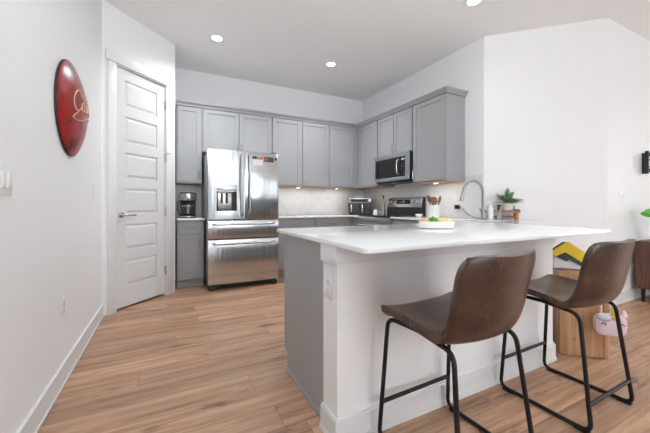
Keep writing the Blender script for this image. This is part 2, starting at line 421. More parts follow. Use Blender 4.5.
# baseboards
def baseboard(name, p, q, t=.014, hgt=.122):
    p, q = Vector(p), Vector(q); d = (q - p); ln = d.length; a = math.atan2(d.y, d.x)
    MBx = MB().prism([(0, 0), (ln, 0), (ln, -t), (0, -t)], 0, hgt, 0).box(0, ln, -t - .006, 0, 0, .018, .004)
    return struct(MBx.build(name, 'trim', loc=(p.x, p.y, 0), rotz=a))
baseboard('baseboard_left', (XL, AY - .004), (XL, Y_REAR)) .rotation_euler = (0, 0, R(-90))
bpy.data.objects['baseboard_left'].scale = (1, -1, 1)
baseboard('baseboard_angled', (XR + .36, YR - .36), (CX - .004, CY + .004))
baseboard('baseboard_living', (CX - .01, CY), (X_FAR, CY))

# the unseen half of the room, with its windows
def windowed_wall(name, along, length, openings, loc, rotz, z0, z1):
    b = MB(); x = 0
    for (a, c) in openings:
        b.box(x, a, 0, T, 0, ZC); b.box(a, c, 0, T, 0, z0); b.box(a, c, 0, T, z1, ZC); x = c
    b.box(x, length, 0, T, 0, ZC)
    return struct(b.build(name, 'wall', loc=loc, rotz=rotz))
def window(name, x0, x1, z0, z1, loc, rotz):
    b = MB(); f = .05
    for a, c, d, e in ((x0, x0 + f, z0, z1), (x1 - f, x1, z0, z1), (x0, x1, z0, z0 + f), (x0, x1, z1 - f, z1),
                       ((x0 + x1) / 2 - .02, (x0 + x1) / 2 + .02, z0, z1), (x0, x1, (z0 + z1) / 2 - .02, (z0 + z1) / 2 + .02)):
        b.box(a, c, .03, .09, d, e)
    o = struct(b.build(name, 'trim', loc=loc, rotz=rotz))
    MB().box(x0 + .01, x1 - .01, .058, .062, z0 + .01, z1 - .01).build('window_pane', M['pane'], o)
    return o
mp_, N_, L_, P_ = nt('window_glass')
tr = N_.new('ShaderNodeBsdfTransparent'); gl = N_.new('ShaderNodeBsdfGlossy'); gl.inputs['Roughness'].default_value = 0.02
mxs = N_.new('ShaderNodeMixShader'); mxs.inputs[0].default_value = 0.07
L_.new(tr.outputs[0], mxs.inputs[1]); L_.new(gl.outputs[0], mxs.inputs[2]); L_.new(mxs.outputs[0], N_['Material Output'].inputs['Surface'])
M['pane'] = mp_
rw = (X_FAR, Y_REAR, 0)          # rear wall, local x runs towards -X, local -y faces the room (+Y)
RO = [(2.2, 4.0), (5.2, 7.0)]
windowed_wall('wall_rear', None, X_FAR - XL, RO, rw, R(180), .55, 2.55)
for i, (a, c) in enumerate(RO): window('window_%d' % (i + 1), a, c, .55, 2.55, rw, R(180))
fw = (X_FAR, CY, 0)              # far wall, local x runs towards -Y
FO = [(1.55, 4.05)]
windowed_wall('wall_far', None, CY - Y_REAR, FO, fw, R(-90), .45, 2.6)
window('window_3', 1.55, 4.05, .45, 2.6, fw, R(-90))

# ------------------------------------------------------------------ recessed ceiling lights
def downlight(x, y, label, watts=100):
    t = thing('recessed_light', label, 'ceiling light', (x, y, ZC), group='recessed ceiling lights')
    MB().lathe([(.056, -.001), (.085, -.001), (.088, -.006), (.083, -.010), (.060, -.006), (.057, -.002)], 32, cap=False).build('trim_ring', 'plastic', t)
    MB().lathe([(.0585, -.0045), (.0575, -.0015)], 32).build('diffuser', 'lamp', t)
    l = bpy.data.lights.new('downlight_beam', 'SPOT'); l.energy = watts; l.spot_size = R(150); l.spot_blend = 1.0; l.shadow_soft_size = 0.06; l.color = (.95, .98, 1.0)
    o = bpy.data.objects.new('downlight_beam', l); COL.objects.link(o); o.location = (x, y, ZC - .03)
    return t
downlight(.515, 3.84, 'round lit recessed ceiling light in front of the fridge and pantry door')
downlight(2.03, 3.84, 'round lit recessed ceiling light nearest the kitchen corner by the microwave')
downlight(2.63, 2.03, 'round lit recessed ceiling light above the sink end of the counter', 10)
downlight(2.6, -.3, 'added out-of-view recessed fill light over the floor in front of the bar stools', 85)  # added outside the view to lift the light on the stool side
downlight(4.6, -.3, 'added out-of-view recessed fill light over the living room floor facing the sideboard', 70)  # second added lamp, unseen, brightening the living room end

# ------------------------------------------------------------------ cabinets
def shaker(b, x0, x1, z0, z1, y, fr=.055, rec=.009, th=.02):
    b.box(x0 + fr * .5, x1 - fr * .5, y + rec, y + th, z0 + fr * .5, z1 - fr * .5)
    xa, xb, za, zb = x0, x1, z0, z1
    b.box(xa, xa + fr, y, y + th, za, zb, .0015, 1); b.box(xb - fr, xb, y, y + th, za, zb, .0015, 1)
    b.box(xa + fr, xb - fr, y, y + th, za, za + fr, .0015, 1); b.box(xa + fr, xb - fr, y, y + th, zb - fr, zb, .0015, 1)
def pull(x, z, y, vert=True, ln=.11):
    b = MB(); h = ln / 2
    if vert:
        b.tube([(x, y - .028, z - h), (x, y - .028, z + h)], .005, 8)
        for s in (-1, 1): b.tube([(x, y + .001, z + s * h * .7), (x, y - .028, z + s * h * .7)], .004, 8)
    else:
        b.tube([(x - h, y - .028, z), (x + h, y - .028, z)], .005, 8)
        for s in (-1, 1): b.tube([(x + s * h * .7, y + .001, z), (x + s * h * .7, y - .028, z)], .004, 8)
    return b
def cabinet(name, label, loc, rotz, w, d, z0, z1, fronts, group, toe=False, underside=False):
    """local: x 0..w, back at y=0, front of the box at y=-d; fronts = (kind, x0, x1, z0, z1, pull x, pull z)"""
    t = thing(name, label, 'cabinet', loc, rotz, group)
    if toe:
        b = MB().box(0, w, -d, 0, .105, z1).box(0, w, -d + .06, 0, 0, .105)
    else:
        b = MB().box(0, w, -d, 0, z0, z1)
    b.build('body', 'cab', t, smooth=False)
    if underside: MB().box(.012, w - .012, -d + .018, -.004, z0 - .006, z0 + .002).build('underside', 'ply', t)['label'] = 'bare wood underside'
    for (k, a, c, e, f, px, pz) in fronts:
        m = MB()
        if k == 'door': shaker(m, a, c, e, f, -d - .02)
        else: m.box(a, c, -d - .02, -d, e, f, .002)
        o = m.build(k, 'cab', t, smooth=False)
        pull(px, pz, -d - .02, k == 'door').build('handle', 'handle', o)
    return t
UP, BASE = 'upper wall cabinets', 'base cabinets'
U0, U1, UD = 1.36, 2.405, .325
ZT = .884                        # top of the base cabinets (underside of the stone)
ZQ = .906                        # worktop height of the peninsula run
ZTB, ZQB = .869, .892            # the same along the back wall
def upper(label, x0, x1, z0, fronts, under=True):
    return cabinet('upper_cabinet', label, (x0, YB - .001, 0), 0, x1 - x0, UD, z0, U1, fronts, UP, underside=under)
upper('narrow single-door grey upper cabinet above the coffee maker', .1, .417, U0, [('door', .018, .302, U0 + .012, U1 - .012, .277, U0 + .11)])
upper('short grey two-door upper cabinet above the fridge', .42, 1.417, 1.80, [('door', .015, .495, 1.812, U1 - .012, .47, 1.90), ('door', .51, .985, 1.812, U1 - .012, .535, 1.90)], False)
upper('grey two-door upper cabinet beside the fridge over the white backsplash', 1.42, 2.388, U0, [('door', .008, .466, U0 + .012, U1 - .012, .442, U0 + .11), ('door', .502, .955, U0 + .012, U1 - .012, .526, U0 + .11)])
upper('grey single-door upper cabinet meeting the room corner above the air fryer', 2.391, XR - .001, U0, [('door', .02, .494, U0 + .012, U1 - .012, .045, U0 + .11)])
def rupper(label, y0, y1, z0, fronts, under=True):   # on the range wall; y0 > y1
    return cabinet('upper_cabinet', label, (XR - .001, y0, 0), R(-90), y0 - y1, UD, z0, U1, fronts, UP, underside=under)
rupper('grey single-door upper cabinet between the room corner and the microwave', 4.612, 4.006, U0, [('door', .105, .592, U0 + .012, U1 - .012, .566, U0 + .11)])
rupper('short grey two-door upper cabinet directly above the microwave', 4.003, 3.226, 1.80, [('door', .012, .383, 1.812, U1 - .012, .358, 1.90), ('door', .397, .768, 1.812, U1 - .012, .422, 1.90)], False)
rupper('large grey single-door upper cabinet at the open end of the range wall', 3.223, 2.666, U0, [('door', .012, .545, U0 + .012, U1 - .012, .04, U0 + .11)])
# slim lights under the upper cabinets
def strip(label, x, y, rotz, ln):
    t = thing('under_cabinet_light', label, 'light', (x, y, U0 - .0065), rotz, 'lights under the upper cabinets')
    MB().box(-.03, .03, -.02, .02, -.010, 0, .003).build('housing', 'plastic', t)
    MB().box(-.024, .024, -.014, .014, -.0115, -.0095).build('lens', 'lamp', t)
    l = bpy.data.lights.new('strip_glow', 'AREA'); l.shape = 'RECTANGLE'; l.size = ln; l.size_y = .05; l.energy = 0.75; l.color = (1.0, .97, .93)
    o = bpy.data.objects.new('strip_glow', l); COL.objects.link(o); o.location = (x, y, U0 - .02); o.rotation_euler = (0, 0, rotz)
strip('small white puck light under the upper cabinet beside the fridge', 1.9, YB - .20, 0, .8)
strip('small white puck light under the corner upper cabinet over the air fryer', 2.62, YB - .20, 0, .4)
strip('small white puck light under the large upper cabinet by the faucet', XR - .20, 2.95, R(90), .45)
# crown
fy, fx, ey = YB - UD, XR - UD, 2.666
def ring(o, z): return [(.1, YB - .001, z), (.1, fy - o, z), (fx - o, fy - o, z), (fx - o, ey - o, z), (XR - .001, ey - o, z), (XR - .001, YB - .001, z)]
cr = MB().loft([ring(.022, U1 + .001), ring(.024, U1 + .018), ring(.034, U1 + .028), ring(.05, U1 + .042), ring(.054, U1 + .046), ring(.054, U1 + .058)])
tag(cr.build('crown_moulding', 'cab', smooth=False), 'grey crown moulding running along the tops of all upper cabinets', 'moulding')
# base cabinets
BD = .595
cabinet('base_cabinet', 'narrow grey base cabinet under the coffee maker beside the pantry door', (.1, YB - .001, 0), 0, .318, BD, 0, ZTB,
        [('drawer', .018, .29, .69, .855, .16, .775), ('door', .018, .29, .118, .675, .265, .58)], BASE, toe=True)
cabinet('base_cabinet', 'grey base cabinet next to the fridge under the back counter', (1.40, YB - .001, 0), 0, .603, BD, 0, ZTB,
        [('drawer', .015, .588, .69, .855, .30, .775), ('door', .015, .297, .118, .675, .27, .58), ('door', .304, .588, .118, .675, .33, .58)], BASE, toe=True)
cabinet('base_cabinet', 'grey base cabinet in the back corner beside the range', (2.005, YB - .001, 0), 0, XR - .001 - 2.005, BD, 0, ZTB,
        [('drawer', .015, .548, .69, .855, .29, .775), ('door', .015, .278, .118, .675, .25, .58), ('door', .285, .548, .118, .675, .31, .58)], BASE, toe=True)
cabinet('base_cabinet', 'narrow grey filler base cabinet between range and back corner', (XR - .001, YB - BD - .003, 0), R(-90), YB - BD - .003 - 4.08, BD, 0, ZTB, [], BASE, toe=True)
cabinet('base_cabinet', 'grey base cabinet between the range and the sink', (XR - .001, 3.30, 0), R(-90), 3.30 - 2.52, BD, 0, ZT,
        [('drawer', .015, .765, .69, .855, .39, .775), ('door', .015, .385, .118, .675, .36, .58), ('door', .392, .765, .118, .675, .42, .58)], BASE, toe=True)
# peninsula cabinet run, with its end panel towards the room
pc = thing('peninsula_cabinet', 'grey cabinet run of the peninsula with plain end panel facing the walkway', 'cabinet', (.69, 1.352, 0))
L_p = 1.33
MB().box(.016, L_p, 0, .60, .12, ZT).box(.016, L_p, 0, .55, 0, .12).build('body', 'cab', pc, smooth=False)
MB().prism([(0, 0), (0, .0)] and [(0, 0), (.016, 0), (.016, .613), (0, .613)], .12, ZT).prism([(0, 0), (.016, 0), (.016, .555), (0, .555)], 0, .12).build('end_panel', 'cab', pc, smooth=False)
MB().box(-.010, 0, .002, .555, 0, .020, .004).build('shoe_moulding', 'cab', pc)
for i in range(3):
    a = .03 + i * .435
    m = MB(); shaker(m, a, a + .42, .132, .675, -.02); m.xform(Matrix.Translation((0, .60, 0)) @ Matrix.Scale(-1, 4, (0, 1, 0)))
    bmesh.ops.reverse_faces(m.bm, faces=m.bm.faces); o = m.build('door', 'cab', pc, smooth=False)
    MB().tube([(a + .38, .648, .52), (a + .38, .648, .63)], .005, 8).box(a + .376, a + .384, .618, .648, .53, .538).box(a + .376, a + .384, .618, .648, .612, .62).build('handle', 'handle', o)
    o = MB().box(a, a + .42, .60, .62, .69, .855, .002).build('drawer', 'cab', pc, smooth=False)
    MB().tube([(a + .155, .648, .775), (a + .265, .648, .775)], .005, 8).box(a + .17, a + .178, .618, .648, .771, .779).box(a + .242, a + .25, .618, .648, .771, .779).build('handle', 'handle', o)
# half wall carrying the bar, its end running on at 45 degrees towards the angled wall
HX0, HX1, HY0, HY1 = .672, 2.375, 1.213, 1.350
struct(MB().prism([(HX0, HY0), (HX1, HY0), (3.13, HY0 + .755), (3.045, HY0 + .84), (HX1 - .06, HY1), (HX0, HY1)], 0, ZT - .002).build('wall_peninsula', 'texture_wall'))
struct(MB().prism([(HX0 - .016, HY0 - .016), (HX1 + .007, HY0 - .016), (HX1 + .15, HY0 + .127), (HX1 + .13, HY0 + .13), (HX1, HY0), (HX0, HY0), (HX0, HY1 - .002), (HX0 - .016, HY1 - .002)], .803, ZT).build('trim_2', 'trim', smooth=False))
bbp = lambda t: [(HX0 - t, HY0 - t), (HX1 + t * .41, HY0 - t), (3.10 + t * .7, HY0 + .725 - t * .7), (3.10, HY0 + .725), (HX1, HY0), (HX0, HY0), (HX0, HY1), (HX0 - t, HY1)]
struct(MB().prism(bbp(.016), 0, .108).prism(bbp(.022), 0, .020).prism(bbp(.011), .108, .116).build('baseboard_peninsula', 'trim', smooth=False))

# ------------------------------------------------------------------ worktops
def stone(name, pts, label, hole=None):
    b = MB()
    if hole is None: b.prism(pts, ZTB, ZQB, .004, 2)
    return tag(b.build(name, 'quartz', smooth=True), label, 'countertop', 'white quartz worktops')
stone('countertop', [(.1, YB - .002), (.1, 4.29), (.43, 4.29), (.43, YB - .002)], 'small white quartz countertop under the coffee maker')
stone('countertop', [(1.385, YB - .002), (1.385, 4.29), (2.64, 4.29), (2.64, 4.082), (XR - .002, 4.082), (XR - .002, YB - .002)], 'white quartz countertop along the back wall under the air fryer')
# peninsula worktop with sink cut-out: outer outline and hole bridged
FY = .968; IX = 2.64
def arc(cx, cy, r, a0, a1, n=5): return [(cx + r * math.cos(R(a0 + (a1 - a0) * k / n)), cy + r * math.sin(R(a0 + (a1 - a0) * k / n))) for k in range(n + 1)]
outer = arc(.655 + .03, FY + .03, .03, 180, 270) + arc(2.575 - .012, FY + .02, .02, 270, 315) + [(3.633, 2.060), (XR - .002, YR), (XR - .002, 3.306), (IX, 3.306), (IX, 2.035)] + arc(.655 + .01, 2.035 - .01, .01, 90, 180, 2)
hx0, hx1, hy0, hy1 = 2.685, 2.935, 1.93, 2.37
hole = arc(hx0 + .03, hy0 + .03, .03, 180, 270, 3) + arc(hx1 - .03, hy0 + .03, .03, 270, 360, 3) + arc(hx1 - .03, hy1 - .03, .03, 0, 90, 3) + arc(hx0 + .03, hy1 - .03, .03, 90, 180, 3)
bm = bmesh.new()
def flat(z):
    ov = [bm.verts.new((x, y, z)) for x, y in outer]; hv = [bm.verts.new((x, y, z)) for x, y in hole]
    es = [bm.edges.new((ov[i], ov[(i + 1) % len(ov)])) for i in range(len(ov))] + [bm.edges.new((hv[i], hv[(i + 1) % len(hv)])) for i in range(len(hv))]
    bmesh.ops.triangle_fill(bm, use_beauty=True, use_dissolve=False, edges=es)
    return ov, hv
e_ = .003
lo_o, lo_h = flat(ZT); hi_o, hi_h = flat(ZQ)
mid = []
for lo_, hi_ in ((lo_o, hi_o), (lo_h, hi_h)):
    for i in range(len(lo_)): bm.faces.new((lo_[i], lo_[(i + 1) % len(lo_)], hi_[(i + 1) % len(lo_)], hi_[i]))
bmesh.ops.recalc_face_normals(bm, faces=bm.faces)
se = [e for e in bm.edges if len(e.link_faces) == 2 and e.calc_face_angle(0) > R(60) and abs(e.verts[0].co.z - e.verts[1].co.z) < 1e-6]
bmesh.ops.bevel(bm, geom=se, offset=.003, segments=2, affect='EDGES', profile=.5)
mb = MB(); mb.bm.free(); mb.bm = bm
tag(mb.build('countertop', 'quartz'), 'large white quartz peninsula countertop with sink cut-out and bar overhang', 'countertop', 'white quartz worktops')
# sink bowl hanging under the cut-out
sk = thing('kitchen_sink', 'stainless undermount kitchen sink sunk into the white countertop beside the faucet', 'sink', (hx0, hy0, ZT))
w_, l_ = hx1 - hx0, hy1 - hy0
b = MB().box(-.012, -.002, -.012, l_ + .012, -.2, -.001).box(w_ + .002, w_ + .012, -.012, l_ + .012, -.2, -.001).box(-.002, w_ + .002, -.012, -.002, -.2, -.001).box(-.002, w_ + .002, l_ + .002, l_ + .012, -.2, -.001).box(-.012, w_ + .012, -.012, l_ + .012, -.21, -.2)
b.build('bowl', 'sink', sk)
MB().lathe([(.001, -.1995), (.04, -.1995), (.045, -.197), (.03, -.196), (.001, -.198)], 20, (w_ / 2, l_ / 2, 0)).build('drain', 'chrome', sk)

# backsplashes
struct(MB().box(BX + .001, .43, YB - .008, YB - .0005, ZQB + .001, U0 - .002).build('trim_3', 'tile'))
struct(MB().box(1.40, XR - .009, YB - .008, YB - .0005, ZQB + .001, U0 - .008).build('trim_4', 'tile'))
struct(MB().box(XR - .008, XR - .0005, YR + .002, 4.08, ZQ + .001, U0 - .008).box(XR - .008, XR - .0005, 4.08, YB - .009, ZQB + .001, U0 - .008).box(XR - .008, XR - .0005, YR + .002, 2.66, U0 - .008, 1.42).build('trim_5', 'tile'))

# ------------------------------------------------------------------ fridge
FX0, FX1, FF = .437, 1.335, 4.035       # face plane of the doors
fr = thing('refrigerator', 'stainless french-door refrigerator with ice dispenser and two drawers', 'refrigerator', (FX0, FF, 0))
fwid = FX1 - FX0; sx = .452
MB().box(.008, fwid - .008, .085, .87, .05, 1.745, .006).build('cabinet_body', 'fridge_side', fr)
MB().box(.02, fwid - .02, .06, .12, .03, .075).build('kick_grille', 'dark', fr)
def bowed(x0, x1, z0, z1, bow=.012, y=.0, th=.075):
    n = 10; prof = []
    for k in range(n + 1):
        t = k / n; prof.append((x0 + (x1 - x0) * t, y + bow * (2 * t - 1) ** 2))
    pts = prof + [(x1, y + th), (x0, y + th)]
    return MB().prism(pts[::-1], z0, z1, .005, 2)
def cut_door():
    # door built round the dispenser recess
    z0, z1 = .885, 1.755; dx0, dx1, dz0, dz1 = .098, .345, .99, 1.235
    b = MB(); th = .075; bow = .012
    f = lambda x: bow * (2 * x / (sx - .003) - 1) ** 2
    xs = [0, .03, dx0, (dx0 + dx1) / 2, dx1, .40, sx - .003]
    zs = [z0, dz0, dz1, z1]
    vs = [[b.bm.verts.new((x, f(x), z)) for z in zs] for x in xs]
    fs = []
    for i in range(len(xs) - 1):
        for j in range(3):
            if i in (2, 3) and j == 1: continue
            fs.append(b.bm.faces.new((vs[i][j], vs[i + 1][j], vs[i + 1][j + 1], vs[i][j + 1])))
    bk = [b.bm.verts.new((0, th, z0)), b.bm.verts.new((sx - .003, th, z0)), b.bm.verts.new((sx - .003, th, z1)), b.bm.verts.new((0, th, z1))]
    b.bm.faces.new(bk)
    b.bm.faces.new([vs[i][0] for i in range(len(xs))] + [bk[1], bk[0]])
    b.bm.faces.new([vs[i][3] for i in range(len(xs))] + [bk[2], bk[3]])
    b.bm.faces.new([vs[0][j] for j in range(4)] + [bk[3], bk[0]])
    b.bm.faces.new([vs[-1][j] for j in range(4)] + [bk[2], bk[1]])
    bmesh.ops.recalc_face_normals(b.bm, faces=b.bm.faces)
    return b, (dx0, dx1, dz0, dz1)
bd, (dx0, dx1, dz0, dz1) = cut_door()
ld = bd.build('door', 'steel', fr, smooth=True)
dp = MB().box(dx0, dx1, .066, .07, dz0, dz1).box(dx0, dx0 + .004, .004, .07, dz0, dz1).box(dx1 - .004, dx1, .004, .07, dz0, dz1).box(dx0, dx1, .004, .07, dz1 - .004, dz1).box(dx0, dx1, .002, .07, dz0, dz0 + .008)
dp = dp.build('dispenser', 'dark', ld)
dp2 = MB().box(dx0 + .02, dx0 + .19, .045, .068, dz0 + .008, dz1 - .004, .004).build('dispenser_backplate', 'handle', ld)
for k in (.068, .128):
    MB().box(dx0 + k - .014, dx0 + k + .014, .030, .046, dz0 + .095, dz1 - .02, .004).build('paddle', 'black', ld)
    MB().box(dx0 + k - .014, dx0 + k + .014, .026, .046, dz0 + .078, dz0 + .095, .003).build('paddle_tip', 'white', ld)
MB().box(dx0, dx1, -.004, .006, dz1 + .004, dz1 + .085, .002).build('control_panel', 'steel_h', ld)
rd = bowed(sx + .003, fwid, .885, 1.755).build('door', 'steel', fr)
d1 = bowed(0, fwid, .645, .868).build('drawer', 'steel', fr)
d2 = bowed(0, fwid, .075, .628).build('drawer', 'steel', fr)
def bar(pts, r=.011): return MB().tube(fillet(pts, .03), r, 10)
bar([(sx - .045, .004, 1.715), (sx - .045, -.052, 1.70), (sx - .048, -.060, 1.33), (sx - .045, -.052, .94), (sx - .045, .004, .925)], .012).build('handle', 'handle', ld)
bar([(sx + .045, .004, 1.715), (sx + .045, -.052, 1.70), (sx + .048, -.060, 1.33), (sx + .045, -.052, .94), (sx + .045, .004, .925)], .012).build('handle', 'handle', rd)
bar([(.06, .008, .825), (.075, -.045, .825), (fwid / 2, -.058, .825), (fwid - .075, -.045, .825), (fwid - .06, .008, .825)], .012).build('handle', 'handle', d1)
bar([(.06, .008, .585), (.075, -.045, .585), (fwid / 2, -.058, .585), (fwid - .075, -.045, .585), (fwid - .06, .008, .585)], .012).build('handle', 'handle', d2)
for x in (.012, fwid - .092): MB().box(x, x + .08, .03, .12, 0, .05, .006).build('foot', 'dark', fr)
for x in (.03, fwid - .09): MB().box(x, x + .06, .03, .14, 1.756, 1.772, .004).build('hinge_cover', 'dark', fr)
# magnets on its door
mg = 'magnets on the fridge door'
def magnet(name, x, z, w, h, mat, label, th=.006):
    o = MB().box(-w / 2, w / 2, -th, 0, -h / 2, h / 2, .0015, 1).build(name, mat, loc=(FX0 + x, FF - .001 + .012 * (2 * (x - sx) / (fwid - sx) - 1) ** 2, z))
    return tag(o, label, 'magnet', mg)
for i, (x, m_, lb) in enumerate(((.557, 'm_navy', 'navy blue'), (.583, 'm_black', 'black'), (.610, 'm_green', 'green'), (.637, 'm_orange', 'orange'), (.664, 'm_red', 'red'))):
    magnet('fridge_magnet', x, 1.685, .025, .034, m_, 'small %s square magnet in the colourful row on the fridge door' % lb)
t = magnet('note_card', .61, 1.622, .135, .075, 'card', 'white note card hanging under the colourful magnet row on the fridge', .002)
t = thing('photo_magnet', 'long dark photo strip magnet near the top corner of the fridge door', 'magnet', (FX0 + .765, FF - .001, 1.668), group=mg)
MB().box(-.065, .065, -.004, .002, -.032, .032, .002).build('strip', 'photo_brown', t)
MB().lathe([(.001, -.006), (.022, -.006), (.024, -.004), (.024, -.001)], 16, (-.035, 0, 0), 'Y').build('round_picture', 'm_brown', t)
magnet('fridge_magnet', .858, 1.682, .024, .04, 'm_black', 'tiny black magnet beside the photo strip at the fridge door edge')

# ------------------------------------------------------------------ microwave
mw = thing('microwave', 'stainless over-the-range microwave with black window under the short cabinet', 'microwave', (XR - .002, 4.000, 1.402), R(-90))
w = .765; D = .405; Hh = .395
MB().box(0, w, -D + .03, 0, 0, Hh, .004).build('case', 'black', mw)
dr_ = MB().box(0, .60, -D, -D + .028, .012, .058, .003).box(0, .60, -D, -D + .028, .335, Hh, .003).box(0, .022, -D, -D + .028, .058, .335).build('door', 'steel_h', mw)
MB().box(.022, .60, -D + .003, -D + .028, .058, .335).build('window', 'black_glass', dr_)
bar([(.585, -D + .004, .30), (.585, -D - .045, .285), (.585, -D - .052, .195), (.585, -D - .045, .105), (.585, -D + .004, .09)], .011).build('handle', 'handle', dr_)
MB().box(.602, .705, -D + .003, -D + .028, .058, .335).build('control_panel', 'black_glass', mw)
MB().box(.602, w, -D, -D + .028, .335, Hh, .003).box(.602, w, -D, -D + .028, .012, .058, .003).box(.705, w, -D, -D + .028, .058, .335, .0).build('face_frame', 'steel_h', mw)
MB().box(.625, .69, -D + .0015, -D + .004, .285, .312).build('display', 'led', mw)
for i in range(5):
    for j in range(3):
        MB().box(.622 + j * .026, .640 + j * .026, -D + .002, -D + .004, .09 + i * .034, .108 + i * .034).build('button', 'dark', mw)
MB().box(.02, w - .02, -D + .05, -.03, -.012, 0, .004).build('underside_vent', 'dark', mw)
MB().box(.30, .38, -D + .09, -D + .13, -.016, -.011, .002).build('task_lamp', 'plastic', mw)

# ------------------------------------------------------------------ range
rg = thing('range', 'stainless electric range with black glass cooktop and knobbed backguard', 'stove', (XR - .010, 4.076, 0), R(-90))
w = .764; D = .655
MB().box(0, w, -D + .045, 0, .03, .893, .003).build('body', 'fridge_side', rg)
MB().box(0, w, -D + .005, -.085, .893, .909, .004).build('cooktop', 'black_glass', rg)
for i, (x, y, r) in enumerate(((.20, -.46, .10), (.57, -.46, .08), (.20, -.21, .075), (.57, -.21, .095))):
    MB().lathe([(r - .003, .909), (r, .909), (r, .9095), (r - .003, .9095)], 32, (x, y, 0)).build('burner_ring', 'dark', rg)
bg = MB().prism([(-.10, .895), (-.004, .895), (-.004, 1.175), (-.055, 1.175), (-.09, 1.01)], 0, w, .003, 1)
bg.xform(Matrix(((0, 0, 1, 0), (1, 0, 0, 0), (0, 1, 0, 0), (0, 0, 0, 1)))); bg = bg.build('backguard', 'black', rg)
tilt = math.atan2(.035, .165)
def on_guard(b): return b.xform(Matrix.Translation((0, -.0905, 1.01)) @ Matrix.Rotation(-tilt, 4, 'X'))
on_guard(MB().box(.004, w - .004, -.004, .006, .02, .166, .003)).build('control_panel', 'steel_h', rg)
on_guard(MB().box(.22, .53, -.006, -.002, .07, .135, .002)).build('display', 'black_glass', rg)
on_guard(MB().box(.36, .40, -.0075, -.005, .10, .118)).build('clock', 'led', rg)
for x in (.065, .135, .60, .69):
    on_guard(MB().lathe([(.026, .0), (.026, -.006), (.020, -.010), (.018, -.034), (.001, -.035)], 18, (x, 0, .10), 'Y').box(x - .004, x + .004, -.040, -.01, .082, .118, .002)).build('knob', 'handle', rg)
od = MB().box(.004, w - .004, -D, -D + .045, .19, .80, .005).build('oven_door', 'steel_h', rg)
MB().box(.10, w - .10, -D - .003, -D + .002, .30, .66, .003).build('oven_window', 'black_glass', od)
bar([(.06, -D + .004, .765), (.06, -D - .05, .765), (w - .06, -D - .05, .765), (w - .06, -D + .004, .765)], .012).build('handle', 'handle', od)
MB().box(.004, w - .004, -D + .004, -D + .045, .805, .89, .004).build('front_trim', 'steel_h', rg)
MB().box(.004, w - .004, -D, -D + .045, .05, .18, .005).build('storage_drawer', 'steel_h', rg)
for x in (.05, w - .05):
    for y in (-.55, -.08): MB().lathe([(.018, 0), (.018, .032)], 12, (x, y, 0)).build('foot', 'black', rg)

# ------------------------------------------------------------------ coffee maker
cm = thing('coffee_maker', 'stainless and black drip coffee maker with glass carafe', 'coffee maker', (.243, 4.60, ZQB + .001), R(-4)); cm.scale = (1.06, 1.0, .97)
MB().prism(arc(0, 0, .095, 0, 360, 24)[:-1], 0, .035, .006).box(-.085, .085, -.02, .12, 0, .035, .006).build('base', 'black', cm)
MB().prism(arc(0, 0, .098, 0, 360, 24)[:-1], .010, .026, .002).build('base_band', 'handle', cm)
MB().box(-.09, .09, .06, .125, .03, .34, .012).build('water_tank', 'black', cm)
MB().prism(arc(0, .01, .1, 0, 360, 28)[:-1], .238, .338, .008).build('brew_head', 'handle', cm)
MB().prism(arc(0, .01, .094, 0, 360, 28)[:-1], .336, .352, .006).build('lid', 'black', cm)
MB().lathe([(.04, .225), (.07, .239)], 20, (0, .0, 0)).build('filter_basket', 'black', cm)
ca = MB().lathe([(.058, .037), (.078, .05), (.082, .10), (.076, .15), (.062, .185), (.060, .195)], 24, (0, -.012, 0)).build('carafe', 'smoke_glass', cm)
MB().lathe([(.063, .192), (.064, .205), (.03, .215)], 24, (0, -.012, 0)).build('carafe_lid', 'black', ca)
MB().lathe([(.0785, .155), (.0785, .172), (.070, .172)], 24, (0, -.012, 0), cap=False).build('carafe_band', 'handle', ca)
MB().tube(fillet([(0, -.078, .18), (0, -.125, .18), (0, -.125, .07), (0, -.092, .07)], .03), .010, 8).build('carafe_handle', 'handle', ca)
MB().tube(fillet([(-.085, .10, .24), (-.125, .10, .22), (-.125, .06, .10), (-.10, .08, .03)], .03), .006, 8).build('water_hose', 'black', cm)

# ------------------------------------------------------------------ air fryer in the corner
af = thing('air_fryer', 'stainless and black twin-drawer air fryer in the counter corner', 'air fryer', (3.00, 4.60, ZQB + .001), R(-32))
MB().box(-.195, .195, -.14, .17, .012, .30, .02, 3).build('housing', 'dark', af)
MB().box(-.19, .19, -.146, -.12, .205, .292, .006).build('control_panel', 'steel_h', af)
MB().box(-.15, .15, -.149, -.145, .225, .275, .002).build('display', 'black_glass', af)
for k in (-1, 1):
    o = MB().box(k * .0955 - .091, k * .0955 + .091, -.150, -.12, .03, .198, .008).build('drawer', 'dark', af)
    hx = -.145 if k < 0 else .04
    MB().box(hx - .012, hx + .012, -.185, -.148, .05, .18, .005).build('handle', 'handle', o)
MB().box(-.12, .12, -.05, .12, .299, .308, .003).build('top_vent', 'handle', af)
for x in (-.16, .16):
    for y in (-.11, .14): MB().lathe([(.014, 0), (.014, .016)], 10, (x, y, 0)).build('foot', 'black', af)

